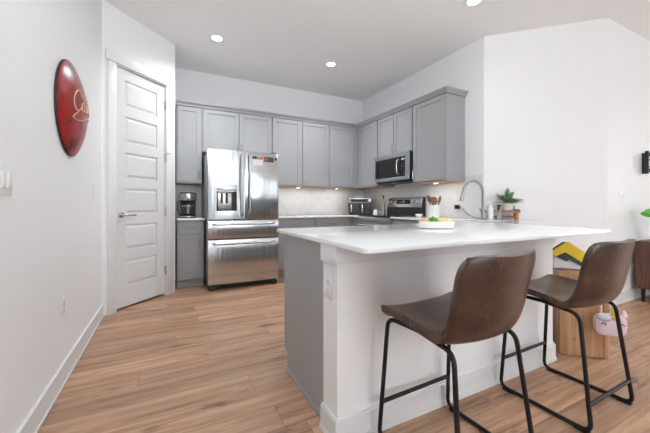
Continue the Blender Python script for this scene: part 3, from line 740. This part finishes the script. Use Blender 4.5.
# oil bottle and creamer
ob = thing('oil_bottle', 'tall clear glass oil bottle with dark stopper standing beside the range', 'bottle', (3.16, 4.135, ZQB + .001))
MB().lathe([(.030, 0), (.033, .006), (.033, .16), (.026, .20), (.013, .235), (.012, .275), (.015, .28)], 20).build('body', 'oil', ob)
MB().lathe([(.011, .279), (.011, .30), (.016, .302), (.014, .325), (.004, .328)], 16).build('stopper', 'black', ob)
cj = thing('creamer_jug', 'small white jug with dark handle between air fryer and oil bottle', 'jug', (3.05, 4.19, ZQB + .001))
MB().lathe([(.03, 0), (.04, .01), (.042, .05), (.034, .085), (.036, .095), (.030, .093), (.030, .02), (.002, .015)], 20).build('body', 'white', cj)
MB().tube(fillet([(.03, -.01, .08), (.075, -.03, .095), (.095, -.04, .09)], .02), .007, 8).build('handle', 'black', cj)

# utensil crock with spoons standing in it
ck = tag(MB().lathe([(.058, 0), (.062, .004), (.063, .155), (.060, .157), (.056, .150), (.055, .012), (.002, .010)], 28).build('utensil_crock', 'white', loc=(2.81, 2.71, ZQ + .001)),
         'white cylindrical utensil crock full of wooden spoons', 'crock')
def utensil(name, dx, dy, lean, ang, ln, head, label):
    t = thing(name, label, 'utensil', (2.81 + dx, 2.71 + dy, ZQ + .013), group='wooden spoons in the white crock')
    mt = Matrix.Rotation(R(ang), 4, 'Z') @ Matrix.Rotation(R(lean), 4, 'Y')
    MB().tube([(0, 0, 0), (0, 0, ln)], [.006, .0075], 8).xform(mt).build('handle', 'spoon_wood', t)
    b = MB()
    if head == 'spoon': b.ball((0, 0, ln + .032), .012, .034, .045, 14, 10)
    elif head == 'turner': b.prism([(-.006, -.014), (.006, -.014), (.006, .014), (-.006, .014)], ln - .01, ln + .02, .003).box(-.005, .005, -.032, .032, ln + .015, ln + .08, .004)
    else:
        b.tube(crom([(0, .03 * math.cos(a), ln + .036 + .04 * math.sin(a)) for a in [2 * math.pi * k / 10 for k in range(10)]], 3, True), .009, 8, True)
    b.xform(mt).build('head', 'spoon_wood', t)
utensil('wooden_spoon', -.017, .005, 12, 165, .195, 'spoon', 'dark wooden spoon leaning toward the range in the white crock')
utensil('slotted_spoon', -.012, -.020, 6, 215, .160, 'ring', 'wooden slotted spoon with open bowl in the middle of the crock')
utensil('wooden_turner', .012, .020, 7, 55, .160, 'turner', 'flat wooden turner at the back of the white crock')
utensil('wooden_ladle', .016, -.010, 13, -33, .175, 'ring', 'rounded wooden ladle leaning toward the faucet from the crock')
tag(MB().lathe([(.028, 0), (.032, .004), (.052, .036), (.050, .038), (.030, .010), (.002, .008)], 24).build('small_bowl', 'white', loc=(2.93, 3.08, ZQ + .001)), 'small empty white bowl on the counter next to the range', 'bowl')

# ------------------------------------------------------------------ fruit dish
DXY = (1.655, 1.575); drot = R(-27)
fd = MB(); prof = [(.103, .062, 0.0), (.112, .071, .004), (.116, .075, .028), (.117, .076, .048), (.113, .072, .049), (.109, .068, .042), (.102, .061, .014)]
def sup(a, bq, z, n=36):
    o = []
    for k in range(n):
        t = 2 * math.pi * k / n; cc, ss = math.cos(t), math.sin(t)
        o.append((a * math.copysign(abs(cc) ** .6, cc), bq * math.copysign(abs(ss) ** .6, ss), z))
    return o
fd.loft([sup(*p) for p in prof])
tag(fd.build('fruit_dish', 'white', loc=(DXY[0], DXY[1], ZQ + .001), rotz=drot), 'oblong white dish of lemons, oranges and a green pepper on the peninsula', 'dish')
def fruit(kind, x, y, z, r, mat, label, ry=None, rot=0):
    c, s = math.cos(drot), math.sin(drot)
    t = thing(kind, label, 'fruit' if kind != 'green_pepper' else 'vegetable', (DXY[0] + x * c - y * s, DXY[1] + x * s + y * c, ZQ + .001 + z), drot + rot, 'produce in the white dish')
    if kind == 'lemon': MB().lathe([(.001, -.0365), (.006, -.033), (.015, -.027), (.0235, -.011), (.0245, .004), (.0195, .020), (.009, .030), (.005, .0355), (.001, .0365)], 18, (0, 0, 0), 'X').build('fruit_body', mat, t)
    elif kind == 'orange': MB().ball((0, 0, 0), r, r, r * .95, 18, 12).build('fruit_body', mat, t); MB().lathe([(.001, r * .95), (.005, r * .945), (.004, r * .93)], 8).build('stem_scar', 'lime', t)
    else:
        rings = []
        for k in range(9):
            f = k / 8; rr = .034 * math.sin(math.pi * min(.97, .12 + f * .76)) ** .6
            rings.append([(rr * (1 + .1 * math.cos(4 * a)) * math.cos(a), rr * (1 + .1 * math.cos(4 * a)) * math.sin(a), -.03 + .058 * f) for a in [2 * math.pi * q / 20 for q in range(20)]])
        MB().loft(rings).build('pepper_body', mat, t); MB().tube(crom([(0, 0, .024), (.002, 0, .029), (.006, 0, .034)], 3), [.006] * 6 + [.005], 8).build('stem', 'lime', t)
fruit('orange', -.076, .026, .043, .0245, 'orange', 'orange at the range end of the white fruit dish')
fruit('orange', -.075, -.030, .039, .0235, 'orange', 'smaller orange at the rim of the dish below the green pepper')
fruit('green_pepper', -.024, .002, .0465, .03, 'lime', 'green pepper standing tallest in the white fruit dish')
fruit('lemon', .031, .030, .0405, 0, 'lemon', 'lemon lying along the far rim of the white fruit dish', rot=.05)
fruit('lemon', .031, -.030, .0405, 0, 'lemon', 'lemon lying along the near rim of the white dish', rot=-.05)
fruit('lemon', .081, .0, .0405, 0, 'lemon', 'lemon lying crosswise at the faucet end of the white dish', rot=1.57)

# ------------------------------------------------------------------ faucet, soap, cable
fc = thing('faucet', 'tall brushed gooseneck kitchen faucet with pull-down spray head', 'faucet', (3.04, 2.235, ZQ + .001), R(153.2))
MB().lathe([(.028, 0), (.029, .006), (.022, .012), (.020, .02), (.020, .10), (.017, .108)], 20).build('base', 'chrome', fc)
pts = [(0, 0, .10), (0, 0, .30)] + [(.105 - .105 * math.cos(R(a)), 0, .30 + .118 * math.sin(R(a))) for a in range(10, 171, 10)] + [(.216, 0, .285)]
MB().tube(pts, .0135, 12).build('gooseneck', 'chrome', fc)
MB().tube([(.2155, 0, .293), (.223, 0, .25), (.233, 0, .20)], [.015, .018, .021], 14).build('spray_head', 'chrome', fc)
MB().tube(fillet([(0, -.015, .075), (0, -.045, .085), (0, -.075, .13)], .02), .0075, 10).build('lever', 'chrome', fc)
sp = thing('soap_dispenser', 'clear white soap pump bottle standing beside the faucet', 'soap dispenser', (3.105, 2.195, ZQ + .001))
MB().lathe([(.026, 0), (.029, .005), (.029, .115), (.014, .135), (.012, .145)], 20).build('bottle', 'plastic', sp)
MB().lathe([(.014, .144), (.014, .16), (.005, .162), (.005, .185)], 14).box(-.04, .008, -.007, .007, .184, .195, .003).build('pump', 'plastic', sp)
db = thing('dish_brush', 'slim pale blue dish brush leaning beside the wooden riser', 'brush', (3.165, 2.135, ZQ + .001))
MB().lathe([(.020, 0), (.022, .004), (.022, .05), (.020, .05), (.018, .006), (.001, .005)], 16).build('holder', 'glass', db)
MB().tube([(0, 0, .008), (.012, -.006, .14)], [.008, .005], 8).build('handle', 'blue_glass', db)

# outlets and plates: local x along the wall, -y faces the room
def plate(name, label, loc, rotz, w=.075, h=.118, kind='duplex', gang=1):
    t = thing(name, label, 'outlet' if kind == 'duplex' else 'switch', loc, rotz, 'electrical wall plates')
    MB().box(-w / 2, w / 2, -.006, 0, -h / 2, h / 2, .003).build('cover', 'plastic', t)
    if kind == 'duplex':
        for z in (-.021, .021):
            o = MB().box(-.016, .016, -.0085, -.005, z - .014, z + .014, .003).build('socket', 'white', t)
            for x in (-.006, .006): MB().box(x - .001, x + .001, -.009, -.008, z - .004, z + .006).build('slot', 'dark', o)
    elif kind == 'rocker':
        for g in range(gang):
            xo = (g - (gang - 1) / 2) * .046
            MB().box(xo - .0165, xo + .0165, -.012, -.005, -.033, .033, .003).build('rocker', 'white', t)
    return t
plate('light_switch', 'double white rocker light switch on the side wall before the red sign', (XL, 1.622, 1.166), R(90), .122, .118, 'rocker', 2)
plate('wall_outlet', 'white duplex outlet low on the side wall above the baseboard', (XL, 2.365, .455), R(90))
plate('wall_outlet', 'white duplex outlet on the end of the bar half wall', (HX0, 1.287, .69), R(-90))
plate('light_switch', 'white single switch on the wall beyond the bar end', (4.42, CY, 1.157), 0, .078, .118, 'rocker')
plate('blank_plate', 'narrow white blank plate high on the wall near the black bracket', (4.735, CY, 1.56), 0, .05, .125, 'blank')
plate('wall_outlet', 'white outlet on the backsplash holding a black plug', (XR - .0085, 2.765, 1.035), R(-90))
o = plate('blank_plate', 'slim white vertical sensor strip on the side wall beside the pantry door', (XL, 3.222, 1.16), R(90), .022, .15, 'blank')
pg = thing('charger_plug', 'black plug in the backsplash outlet with thin cable falling to the counter', 'plug', (XR - .018, 2.755, 1.04), R(-90))
MB().box(-.030, .030, -.035, -.0005, -.026, .026, .005).build('plug_body', 'black', pg)
MB().tube(crom([(.03, -.018, 0), (.09, -.03, -.02), (.17, -.04, -.085), (.27, -.05, -.120), (.33, -.055, -.1285), (.395, -.052, -.1285)], 6), .0035, 8).build('cable', 'dark', pg)

# ------------------------------------------------------------------ wooden riser with plant
RX, RY, RR_ = 3.333, 2.211, R(-45)
rt = thing('wooden_riser', 'small acacia wood riser stand carrying the fern', 'riser', (RX, RY, ZQ + .001), RR_)
MB().box(-.165, .165, -.055, .055, .075, .098, .003).build('top', 'tray_wood', rt)
for x in (-.135, .135):
    for y in (-.036, .036): MB().box(x - .014, x + .014, y - .014, y + .014, 0, .076, .002).build('leg', 'tray_wood', rt)
MB().box(-.135, .135, .036, .046, .015, .035, .002).build('stretcher', 'tray_wood', rt)
zt_ = ZQ + .001 + .0985
def at_riser(x, y, z=zt_):
    c, s = math.cos(RR_), math.sin(RR_); return (RX + x * c - y * s, RY + x * s + y * c, z)
pf = thing('potted_fern', 'small green fern in an off white pot on the wooden riser', 'plant', at_riser(.050, 0), RR_)
MB().lathe([(.036, 0), (.041, .004), (.053, .070), (.055, .078), (.051, .079), (.048, .066), (.002, .065)], 24).build('pot', 'pot', pf)
MB().lathe([(.001, .0665), (.0475, .0662), (.001, .064)], 20).build('soil', 'soil', pf)
fb = MB()
def frond(b, yaw, ln, rise, droop, wid):
    up = Vector((math.cos(yaw), math.sin(yaw), 0)); sd = Vector((-math.sin(yaw), math.cos(yaw), 0))
    sp_ = [Vector((0, 0, .066)) + up * ln * t + Vector((0, 0, rise * t - droop * t * t)) for t in [k / 12 for k in range(13)]]
    b.tube(sp_, [.0022 * (1 - k / 15) for k in range(13)], 5)
    for k in range(2, 13):
        for s in (-1, 1):
            p = sp_[k]; l = wid * math.sin(math.pi * (k / 13) ** .8) + .006
            tdir = (sp_[k] - sp_[k - 1]).normalized()
            e = p + sd * s * l + tdir * l * .5 + Vector((0, 0, .10 * l)); hw = .0085
            v = [b.bm.verts.new(q) for q in (p - tdir * hw * .5, (p + e) / 2 - tdir * hw + Vector((0, 0, .003)), e, (p + e) / 2 + tdir * hw + Vector((0, 0, .003)))]
            b.bm.faces.new(v)
for k in range(26):
    ya = 2.39996 * k + random.uniform(-.15, .15); wall_side = max(0, math.sin(ya))
    el = R((14, 30, 46, 62, 78)[k % 5] + random.uniform(-6, 6)); ln_ = random.uniform(.125, .17)
    frond(fb, ya, ln_ * math.cos(el) * (1 - .55 * wall_side), ln_ * math.sin(el) + .02, .03 if el < 1 else .008, .030 - .008 * wall_side)
for k in range(10):
    ya = (0 if k % 2 else math.pi) + random.uniform(-.75, .55); el = R(random.uniform(22, 52)); ln_ = random.uniform(.14, .18)
    frond(fb, ya, ln_ * math.cos(el) * (1 - .55 * max(0, math.sin(ya))), ln_ * math.sin(el) + .02, .035, .032)
fb.build('foliage', 'leaf', pf, smooth=False)
gb = thing('glass_bottle', 'small clear glass bottle with pale top on the riser beside the fern', 'bottle', at_riser(-.078, -.008), RR_)
MB().lathe([(.015, 0), (.018, .003), (.018, .052), (.008, .065), (.008, .072)], 16).build('body', 'blue_glass', gb); MB().lathe([(.009, .071), (.009, .088), (.004, .09)], 12).build('cap', 'white', gb)
gb2 = thing('glass_tumbler', 'smoky glass tumbler between the pale bottle and the fern', 'glass', at_riser(-.030, .004), RR_)
MB().lathe([(.015, 0), (.018, .003), (.020, .062), (.018, .062), (.016, .008), (.001, .006)], 16).build('body', 'smoke_glass', gb2)
bc = thing('phone_stand', 'small black stand with upright post at the far end of the riser', 'stand', at_riser(.136, 0), RR_)
MB().box(-.028, .028, -.03, .03, 0, .012, .003).build('base', 'black', bc); MB().box(-.026, -.016, -.006, .006, .010, .048, .002).build('post', 'black', bc)
sc = thing('scrub_brush', 'dark scrub brush lying under the wooden riser', 'brush', at_riser(-.03, 0, ZQ + .001), RR_ + .1)
MB().box(-.025, .025, -.016, .016, 0, .022, .004).build('bristle_block', 'black', sc); MB().tube([(.02, 0, .016), (.11, 0, .012)], .007, 8).build('handle', 'blue_glass', sc)

# ------------------------------------------------------------------ bar stools
def shell():
    P = [(.222, .562), (.221, .586), (.20, .600), (.13, .602), (.03, .592), (-.06, .578), (-.125, .575), (-.172, .602), (-.198, .66), (-.212, .74), (-.226, .82), (-.240, .899)]
    Wd = [.205, .220, .230, .234, .231, .223, .213, .206, .205, .209, .214, .208]
    C = crom([(y, z, 0) for y, z in P], 4); Wc = crom([(w, 0, 0) for w in Wd], 4)
    n = len(C); bm = bmesh.new(); g = []
    nu = 20
    for i in range(n):
        t = i / (n - 1); y, z = C[i].x, C[i].y; w = Wc[i].x
        if t > .93: w *= 1 - .10 * ((t - .93) / .07) ** 2
        if t < .09: w *= 1 - .06 * ((.09 - t) / .09) ** 2
        bk = max(0, min(1, (t - .40) / .22)); bk = bk * bk * (3 - 2 * bk)
        row = []
        for j in range(nu + 1):
            u = 2 * j / nu - 1; a = abs(u)
            dip = .020 * a ** 3 * (1 - bk) * min(1, t / .2)
            fwd = .062 * a ** 2.4 * bk * (1 - .25 * max(0, t - .7) / .3)
            top = -.022 * a ** 7 * max(0, (t - .9) / .1) - .006 * (1 - a * a) * max(0, (t - .9) / .1)
            row.append(bm.verts.new((u * w, y + fwd, z + dip + top)))
        g.append(row)
    for i in range(n - 1):
        for j in range(nu): bm.faces.new((g[i][j], g[i][j + 1], g[i + 1][j + 1], g[i + 1][j]))
    bmesh.ops.recalc_face_normals(bm, faces=bm.faces)
    rim = [g[0][j].co.copy() for j in range(nu + 1)] + [g[i][nu].co.copy() for i in range(1, n)] + [g[n - 1][j].co.copy() for j in range(nu - 1, -1, -1)] + [g[i][0].co.copy() for i in range(n - 2, 0, -1)]
    mid = g[n // 2][nu // 2]
    if mid.normal.z < 0 : bmesh.ops.reverse_faces(bm, faces=bm.faces)
    return bm, rim, g
def make_stool(label, loc):
    t = thing('bar_stool', label, 'bar stool', loc, 0, 'leather bar stools')
    bm, rim, g = shell(); b = MB(); b.bm.free(); b.bm = bm
    s = b.build('seat_shell', 'leather', t)
    for e in s.data.edges: pass
    md = s.modifiers.new('thickness', 'SOLIDIFY'); md.thickness = .030; md.offset = -1
    md2 = s.modifiers.new('round', 'BEVEL'); md2.width = .007; md2.segments = 3; md2.limit_method = 'ANGLE'; md2.angle_limit = R(50)
    # side frames
    for sx_ in (-1, 1):
        ft, fbm, rt_, rbm = Vector((sx_ * .204, .190, .560)), Vector((sx_ * .228, .224, .0108)), Vector((sx_ * .190, -.150, .536)), Vector((sx_ * .228, -.212, .0108))
        path = fillet([Vector((sx_ * .18, .03, .553)), ft, fbm, fbm.lerp(rbm, .5)], .045, 7)
        # split the loop into rail, legs and runner where the straight runs meet
        i_top = 8; k = len(path)
        MB().tube(path[:9], .0098, 10).build('seat_rail', 'black_metal', t)
        MB().tube(path[8:-1 - 7], .0098, 10).build('leg', 'black_metal', t)
        q = fillet([Vector((sx_ * .18, .03, .553)), rt_, rbm, fbm.lerp(rbm, .5)], .045, 7)
        MB().tube(q[:9], .0098, 10).build('seat_rail', 'black_metal', t)
        MB().tube(q[8:-1 - 7], .0098, 10).build('leg', 'black_metal', t)
        MB().tube(list(path[-9:-1]) + list(q[-9:-1])[::-1], .0098, 10).build('floor_runner', 'black_metal', t)
        for yy in (.175, -.175):
            MB().box(sx_ * .228 - .014, sx_ * .228 + .014, yy - .03, yy + .03, 0, .016, .004).build('foot_pad', 'rubber', t)
    f = lambda z, top, bot: (top * (z - .0125) + bot * (.575 - z)) / (.5625)
    zf = .172; xf, yf = f(zf, .204, .228), f(zf, .190, .224)
    MB().tube([(-xf, yf, zf), (xf, yf, zf)], .0095, 10).build('footrest', 'black_metal', t)
    zr = .13; xr, yr = f(zr, .190, .228), f(zr, -.15, -.212)
    MB().tube([(-xr, yr, zr), (xr, yr, zr)], .0095, 10).build('footrest', 'black_metal', t)
    MB().tube([(-.178, .03, .552), (.178, .03, .552)], .009, 8).build('cross_brace', 'black_metal', t)
    return t
st = make_stool('brown leather bar stool nearest the walkway end of the bar', (1.098, .944, 0)); st.rotation_euler = (0, 0, R(2))
s2 = copy_tree(st); s2.location = (1.975, .947, 0); s2.rotation_euler = (0, 0, R(1)); s2['label'] = 'brown leather bar stool beside the pine crate and pink purse'

# ------------------------------------------------------------------ pine crate, toy house, purse
CRX, CRY = 2.508, 1.232
cb = thing('pine_crate', 'tall knotty pine box standing by the end of the half wall', 'crate', (CRX, CRY, 0), R(-45))
b = MB(); w = .288
MB().box(0, .250, 0, .018, .004, .590, .002).build('front_board', 'pine', cb)
MB().box(.252, w, .0, .018, .0, .586, .002).build('corner_board', 'pine', cb)
MB().box(0, .018, .019, .26, 0, .586, .002).build('side_board', 'pine', cb)
MB().box(w - .018, w, .019, .26, 0, .586, .002).build('side_board', 'pine', cb)
MB().box(.019, w - .019, .24, .258, 0, .586, .002).build('back_board', 'pine', cb)
MB().box(.019, w - .019, .019, .239, .562, .585, .002).build('lid', 'pine', cb)
th = thing('toy_house', 'white toy house with yellow and dark green peaked roof on the pine box', 'toy', (CRX + .115, CRY + .03, .5925), R(-45)); th.scale = (1, 1, .88)
xf2 = Matrix(((1, 0, 0, 0), (0, 0, 1, 0), (0, 1, 0, 0), (0, 0, 0, 1)))
MB().prism([(-.055, 0), (.16, 0), (.16, .03), (-.0, .155), (-.055, .11)], .02, .11, .002, 1).xform(xf2).build('gable_wall', 'card', th)
rp = [(-.078, .148), (.008, .224), (.034, .226), (.222, .065), (.178, .006), (.010, .140), (-.060, .098)]
MB().prism(rp, .0, .03, .003, 1).xform(xf2).build('roof', 'yellow', th)
MB().prism([(-.079, .150), (.006, .226), (.010, .221), (-.074, .145)], .002, .04, 0).xform(xf2).build('roof_edge', 'green_dk', th)
MB().prism([(-.045, .100), (.010, .138), (.176, .006), (.155, -.0), (.035, .078), (.015, .064)], .006, .07, .002, 1).xform(xf2).build('roof_underside', 'green_dk', th)
pu = thing('unicorn_purse', 'pale pink unicorn face purse hanging in front of the pine box', 'purse', (2.632, .998, .195), R(-42)); pu.scale = (1.0, 1.0, 1.22)
pb = MB(); rings = []
for k in range(9):
    f = k / 8 * 2 - 1; rr = (1 - abs(f) ** 3) ** .4 if abs(f) < 1 else .05
    rings.append([(p[0] * (.55 + .45 * rr), f * .024, .062 + (p[1]) * (.6 + .4 * rr)) for p in [(.092 * math.copysign(abs(math.cos(a)) ** .55, math.cos(a)), .060 * math.copysign(abs(math.sin(a)) ** .6, math.sin(a))) for a in [2 * math.pi * q / 28 for q in range(28)]]])
pb.loft(rings).build('pouch', 'pink', pu)
MB().ball((-.045, -.024, .100), .030, .012, .018).ball((-.07, -.020, .106), .016, .010, .014).ball((-.02, -.022, .098), .016, .010, .013).build('fringe', 'ear', pu)
MB().lathe([(.014, 0), (.010, .018), (.001, .045)], 12, (.012, -.016, .118)).build('horn', 'gold', pu)
MB().ball((.012, -.026, .104), .016, .007, .012).ball((.028, -.024, .090), .011, .006, .010).build('flower', 'gold', pu)
for x in (-.048, .052):
    MB().tube(crom([(x - .016, -.0275, .066), (x, -.0285, .075), (x + .016, -.0275, .064)], 4), .0022, 6).build('closed_eye', 'black', pu)
MB().lathe([(.022, 0), (.016, .018), (.002, .034)], 10, (.075, 0, .112)).build('ear', 'pink', pu)
pst = MB()
for x in (-.05, .02): pst.tube(crom([(x, -.006, .118), (x * .9, .010, .22), (x * .8 - .02, .026, .29), (x * .7 - .03, .040, .330)], 4), .004, 6)
pst.build('strap', 'pot', pu)

# ------------------------------------------------------------------ red button sign with script lettering
SG = (XL + .001, 2.50, 1.675); SR = .292; SHh = .085
sg = thing('round_wall_sign', 'weathered red domed metal button sign with cream script on the side wall', 'sign', SG, R(90))
def dome_y(x, z):
    r = min(1.0, math.hypot(x, z) / SR); return -(.018 + (SHh - .018) * (1 - r ** 2.3))
prof = [(SR, 0.0), (SR + .003, -.006), (SR + .002, -.016)] + [(SR * f, -(.018 + (SHh - .018) * (1 - f ** 2.3))) for f in (.985, .95, .88, .8, .7, .6, .5, .4, .3, .2, .1, .01)]
MB().lathe(prof, 56, (0, 0, 0), 'Y').build('dome', 'red', sg)
MB().lathe([(SR + .0005, -.001), (SR + .0045, -.002), (SR + .0045, -.013), (SR + .001, -.0165)], 56, (0, 0, 0), 'Y', cap=False).build('rim', 'rim', sg)
GL = {  # single-stroke script letters on a unit grid
 'C': ([(.95, .80), (.88, .98), (.70, 1.05), (.40, .95), (.12, .62), (.10, .25), (.32, .0), (.62, .02), (.95, .28)], 1.0),
 'o': ([(.32, .46), (.12, .40), (.04, .20), (.16, .01), (.36, .04), (.44, .26), (.34, .44), (.22, .44), (.34, .34), (.58, .36)], .52),
 'c': ([(.42, .38), (.30, .47), (.10, .36), (.05, .16), (.18, .0), (.36, .04), (.56, .26)], .50),
 'a': ([(.42, .40), (.26, .47), (.08, .34), (.05, .12), (.18, .0), (.34, .12), (.44, .44), (.42, .12), (.50, .0), (.66, .12)], .60),
 'l': ([(.06, .06), (.34, .55), (.44, .95), (.34, 1.05), (.22, .80), (.18, .25), (.26, .02), (.44, .14)], .38),
 '-': ([(.05, .27), (.24, .31)], .30),
}
lt = MB()
def stroke(pts, x, sc, zoff, r=.0052):
    P2 = crom([(SL + x + p[0] * sc, 0, zoff + (p[1]) * sc + .10 * (x + p[0] * sc)) for p in pts], 6)
    P3 = [Vector((p.x, dome_y(p.x, p.z) - .001, p.z)) for p in P2]
    n_ = len(P3)
    lt.tube(P3, [r * (.65 + .5 * abs(math.sin(3.1 * k / n_ * 2))) for k in range(n_)], 6)
SL = -.185; x = 0; sc_ = .118
for ch in 'Coca-Cola':
    g_, adv = GL[ch]; stroke(g_, x, sc_, -.035); x += adv * sc_ * .82
stroke([(.95, .80), (1.25, .62), (1.6, .95), (2.1, 1.02)], 0, sc_, -.035, .0042)
stroke([(.62, .02), (.1, -.42), (.9, -.5), (2.0, -.25), (3.0, -.30)], 0, sc_, -.035, .0042)
lt.build('lettering', 'cream', sg)

# ------------------------------------------------------------------ living room end: sideboard, plant, bracket
sb = thing('sideboard', 'walnut sideboard on black legs along the living room wall', 'sideboard', (4.62, 1.10, 0))
L_, D_ = 1.60, .43
MB().box(0, L_, 0, D_, .153, .648, .003).build('body', 'walnut', sb)
MB().box(-.004, L_ + .004, -.006, D_, .648, .668, .003).build('top', 'walnut', sb)
for i in range(3):
    a = .02 + i * .523
    o = MB().box(a, a + .514, -.018, -.001, .172, .632, .002).build('door', 'walnut', sb)
    MB().lathe([(.006, -.018), (.006, -.034), (.012, -.036), (.012, -.044), (.001, -.046)], 12, (a + .47, 0, .42), 'Y').build('knob', 'black_metal', o)
for x in (.06, L_ - .06):
    for y in (.05, D_ - .045): MB().tube([(x, y, 0), (x, y, .155)], [.014, .021], 10).build('leg', 'black_metal', sb)
hp = thing('house_plant', 'leafy bright green plant at the picture edge above the sideboard', 'plant', (4.745, 1.30, .669))
MB().lathe([(.065, 0), (.075, .006), (.092, .15), (.094, .165), (.086, .165), (.080, .14), (.002, .138)], 24).build('pot', 'white', hp)
MB().lathe([(.001, .142), (.079, .141), (.001, .138)], 20).build('soil', 'soil', hp)
lb = MB(); stm = MB()
def leaf(b, base, d, ln, wd, tilt):
    d = Vector(d).normalized(); s0 = d.cross(Vector((0, 0, 1))).normalized(); u0 = s0.cross(d).normalized(); k_ = R(50 if d.y > -.2 else -50)
    sd = s0 * math.cos(k_) + u0 * math.sin(k_); up = sd.cross(d).normalized()
    cs, ls, rs = [], [], []
    for k in range(8):
        t = k / 7; w_ = wd * math.sin(math.pi * (t * .92 + .04)) ** .7
        c = Vector(base) + d * ln * t - Vector((0, 0, tilt * t * t))
        cs.append(c); ls.append(c + sd * w_ + up * w_ * .25); rs.append(c - sd * w_ + up * w_ * .25)
    V = [[b.bm.verts.new(q) for q in (l, c, r)] for l, c, r in zip(ls, cs, rs)]
    for a, e in zip(V, V[1:]):
        b.bm.faces.new((a[0], a[1], e[1], e[0])); b.bm.faces.new((a[1], a[2], e[2], e[1]))
for (yaw, el, z, ln) in ((176, 22, .24, .17), (196, 2, .20, .16), (140, 30, .26, .16), (95, 25, .25, .15), (40, 20, .25, .17), (-10, 25, .24, .17), (-60, 20, .22, .16), (-110, 28, .24, .16), (225, 35, .28, .15), (60, 60, .3, .14), (-140, 62, .3, .15)):
    d = (math.cos(R(yaw)) * math.cos(R(el)), math.sin(R(yaw)) * math.cos(R(el)), math.sin(R(el)))
    p = Vector((math.cos(R(yaw)) * .085, math.sin(R(yaw)) * .085, z + .02))
    stm.tube(crom([(0, 0, .14), (p.x * .3, p.y * .3, z * .8), p], 4), .004, 6)
    leaf(lb, p, d, ln, .05, .03)
stm.build('stems', 'leaf', hp)
lb.build('foliage', 'leaf_bright', hp)
tv = thing('wall_bracket', 'black articulated television bracket on the living room wall', 'bracket', (4.98, CY, 1.55))
MB().box(-.04, .04, -.025, 0, -.12, .12, .004).build('wall_plate', 'black_metal', tv)
MB().tube([(0, -.02, .03), (-.08, -.07, .03)], .014, 8).tube([(0, -.02, -.05), (-.08, -.07, -.05)], .014, 8).build('arm', 'black_metal', tv)
MB().box(-.135, -.105, -.085, -.055, -.13, .13, .005).box(-.105, -.075, -.095, -.05, -.11, -.07, .004).box(-.105, -.075, -.095, -.05, .07, .11, .004).build('head_plate', 'black_metal', tv)
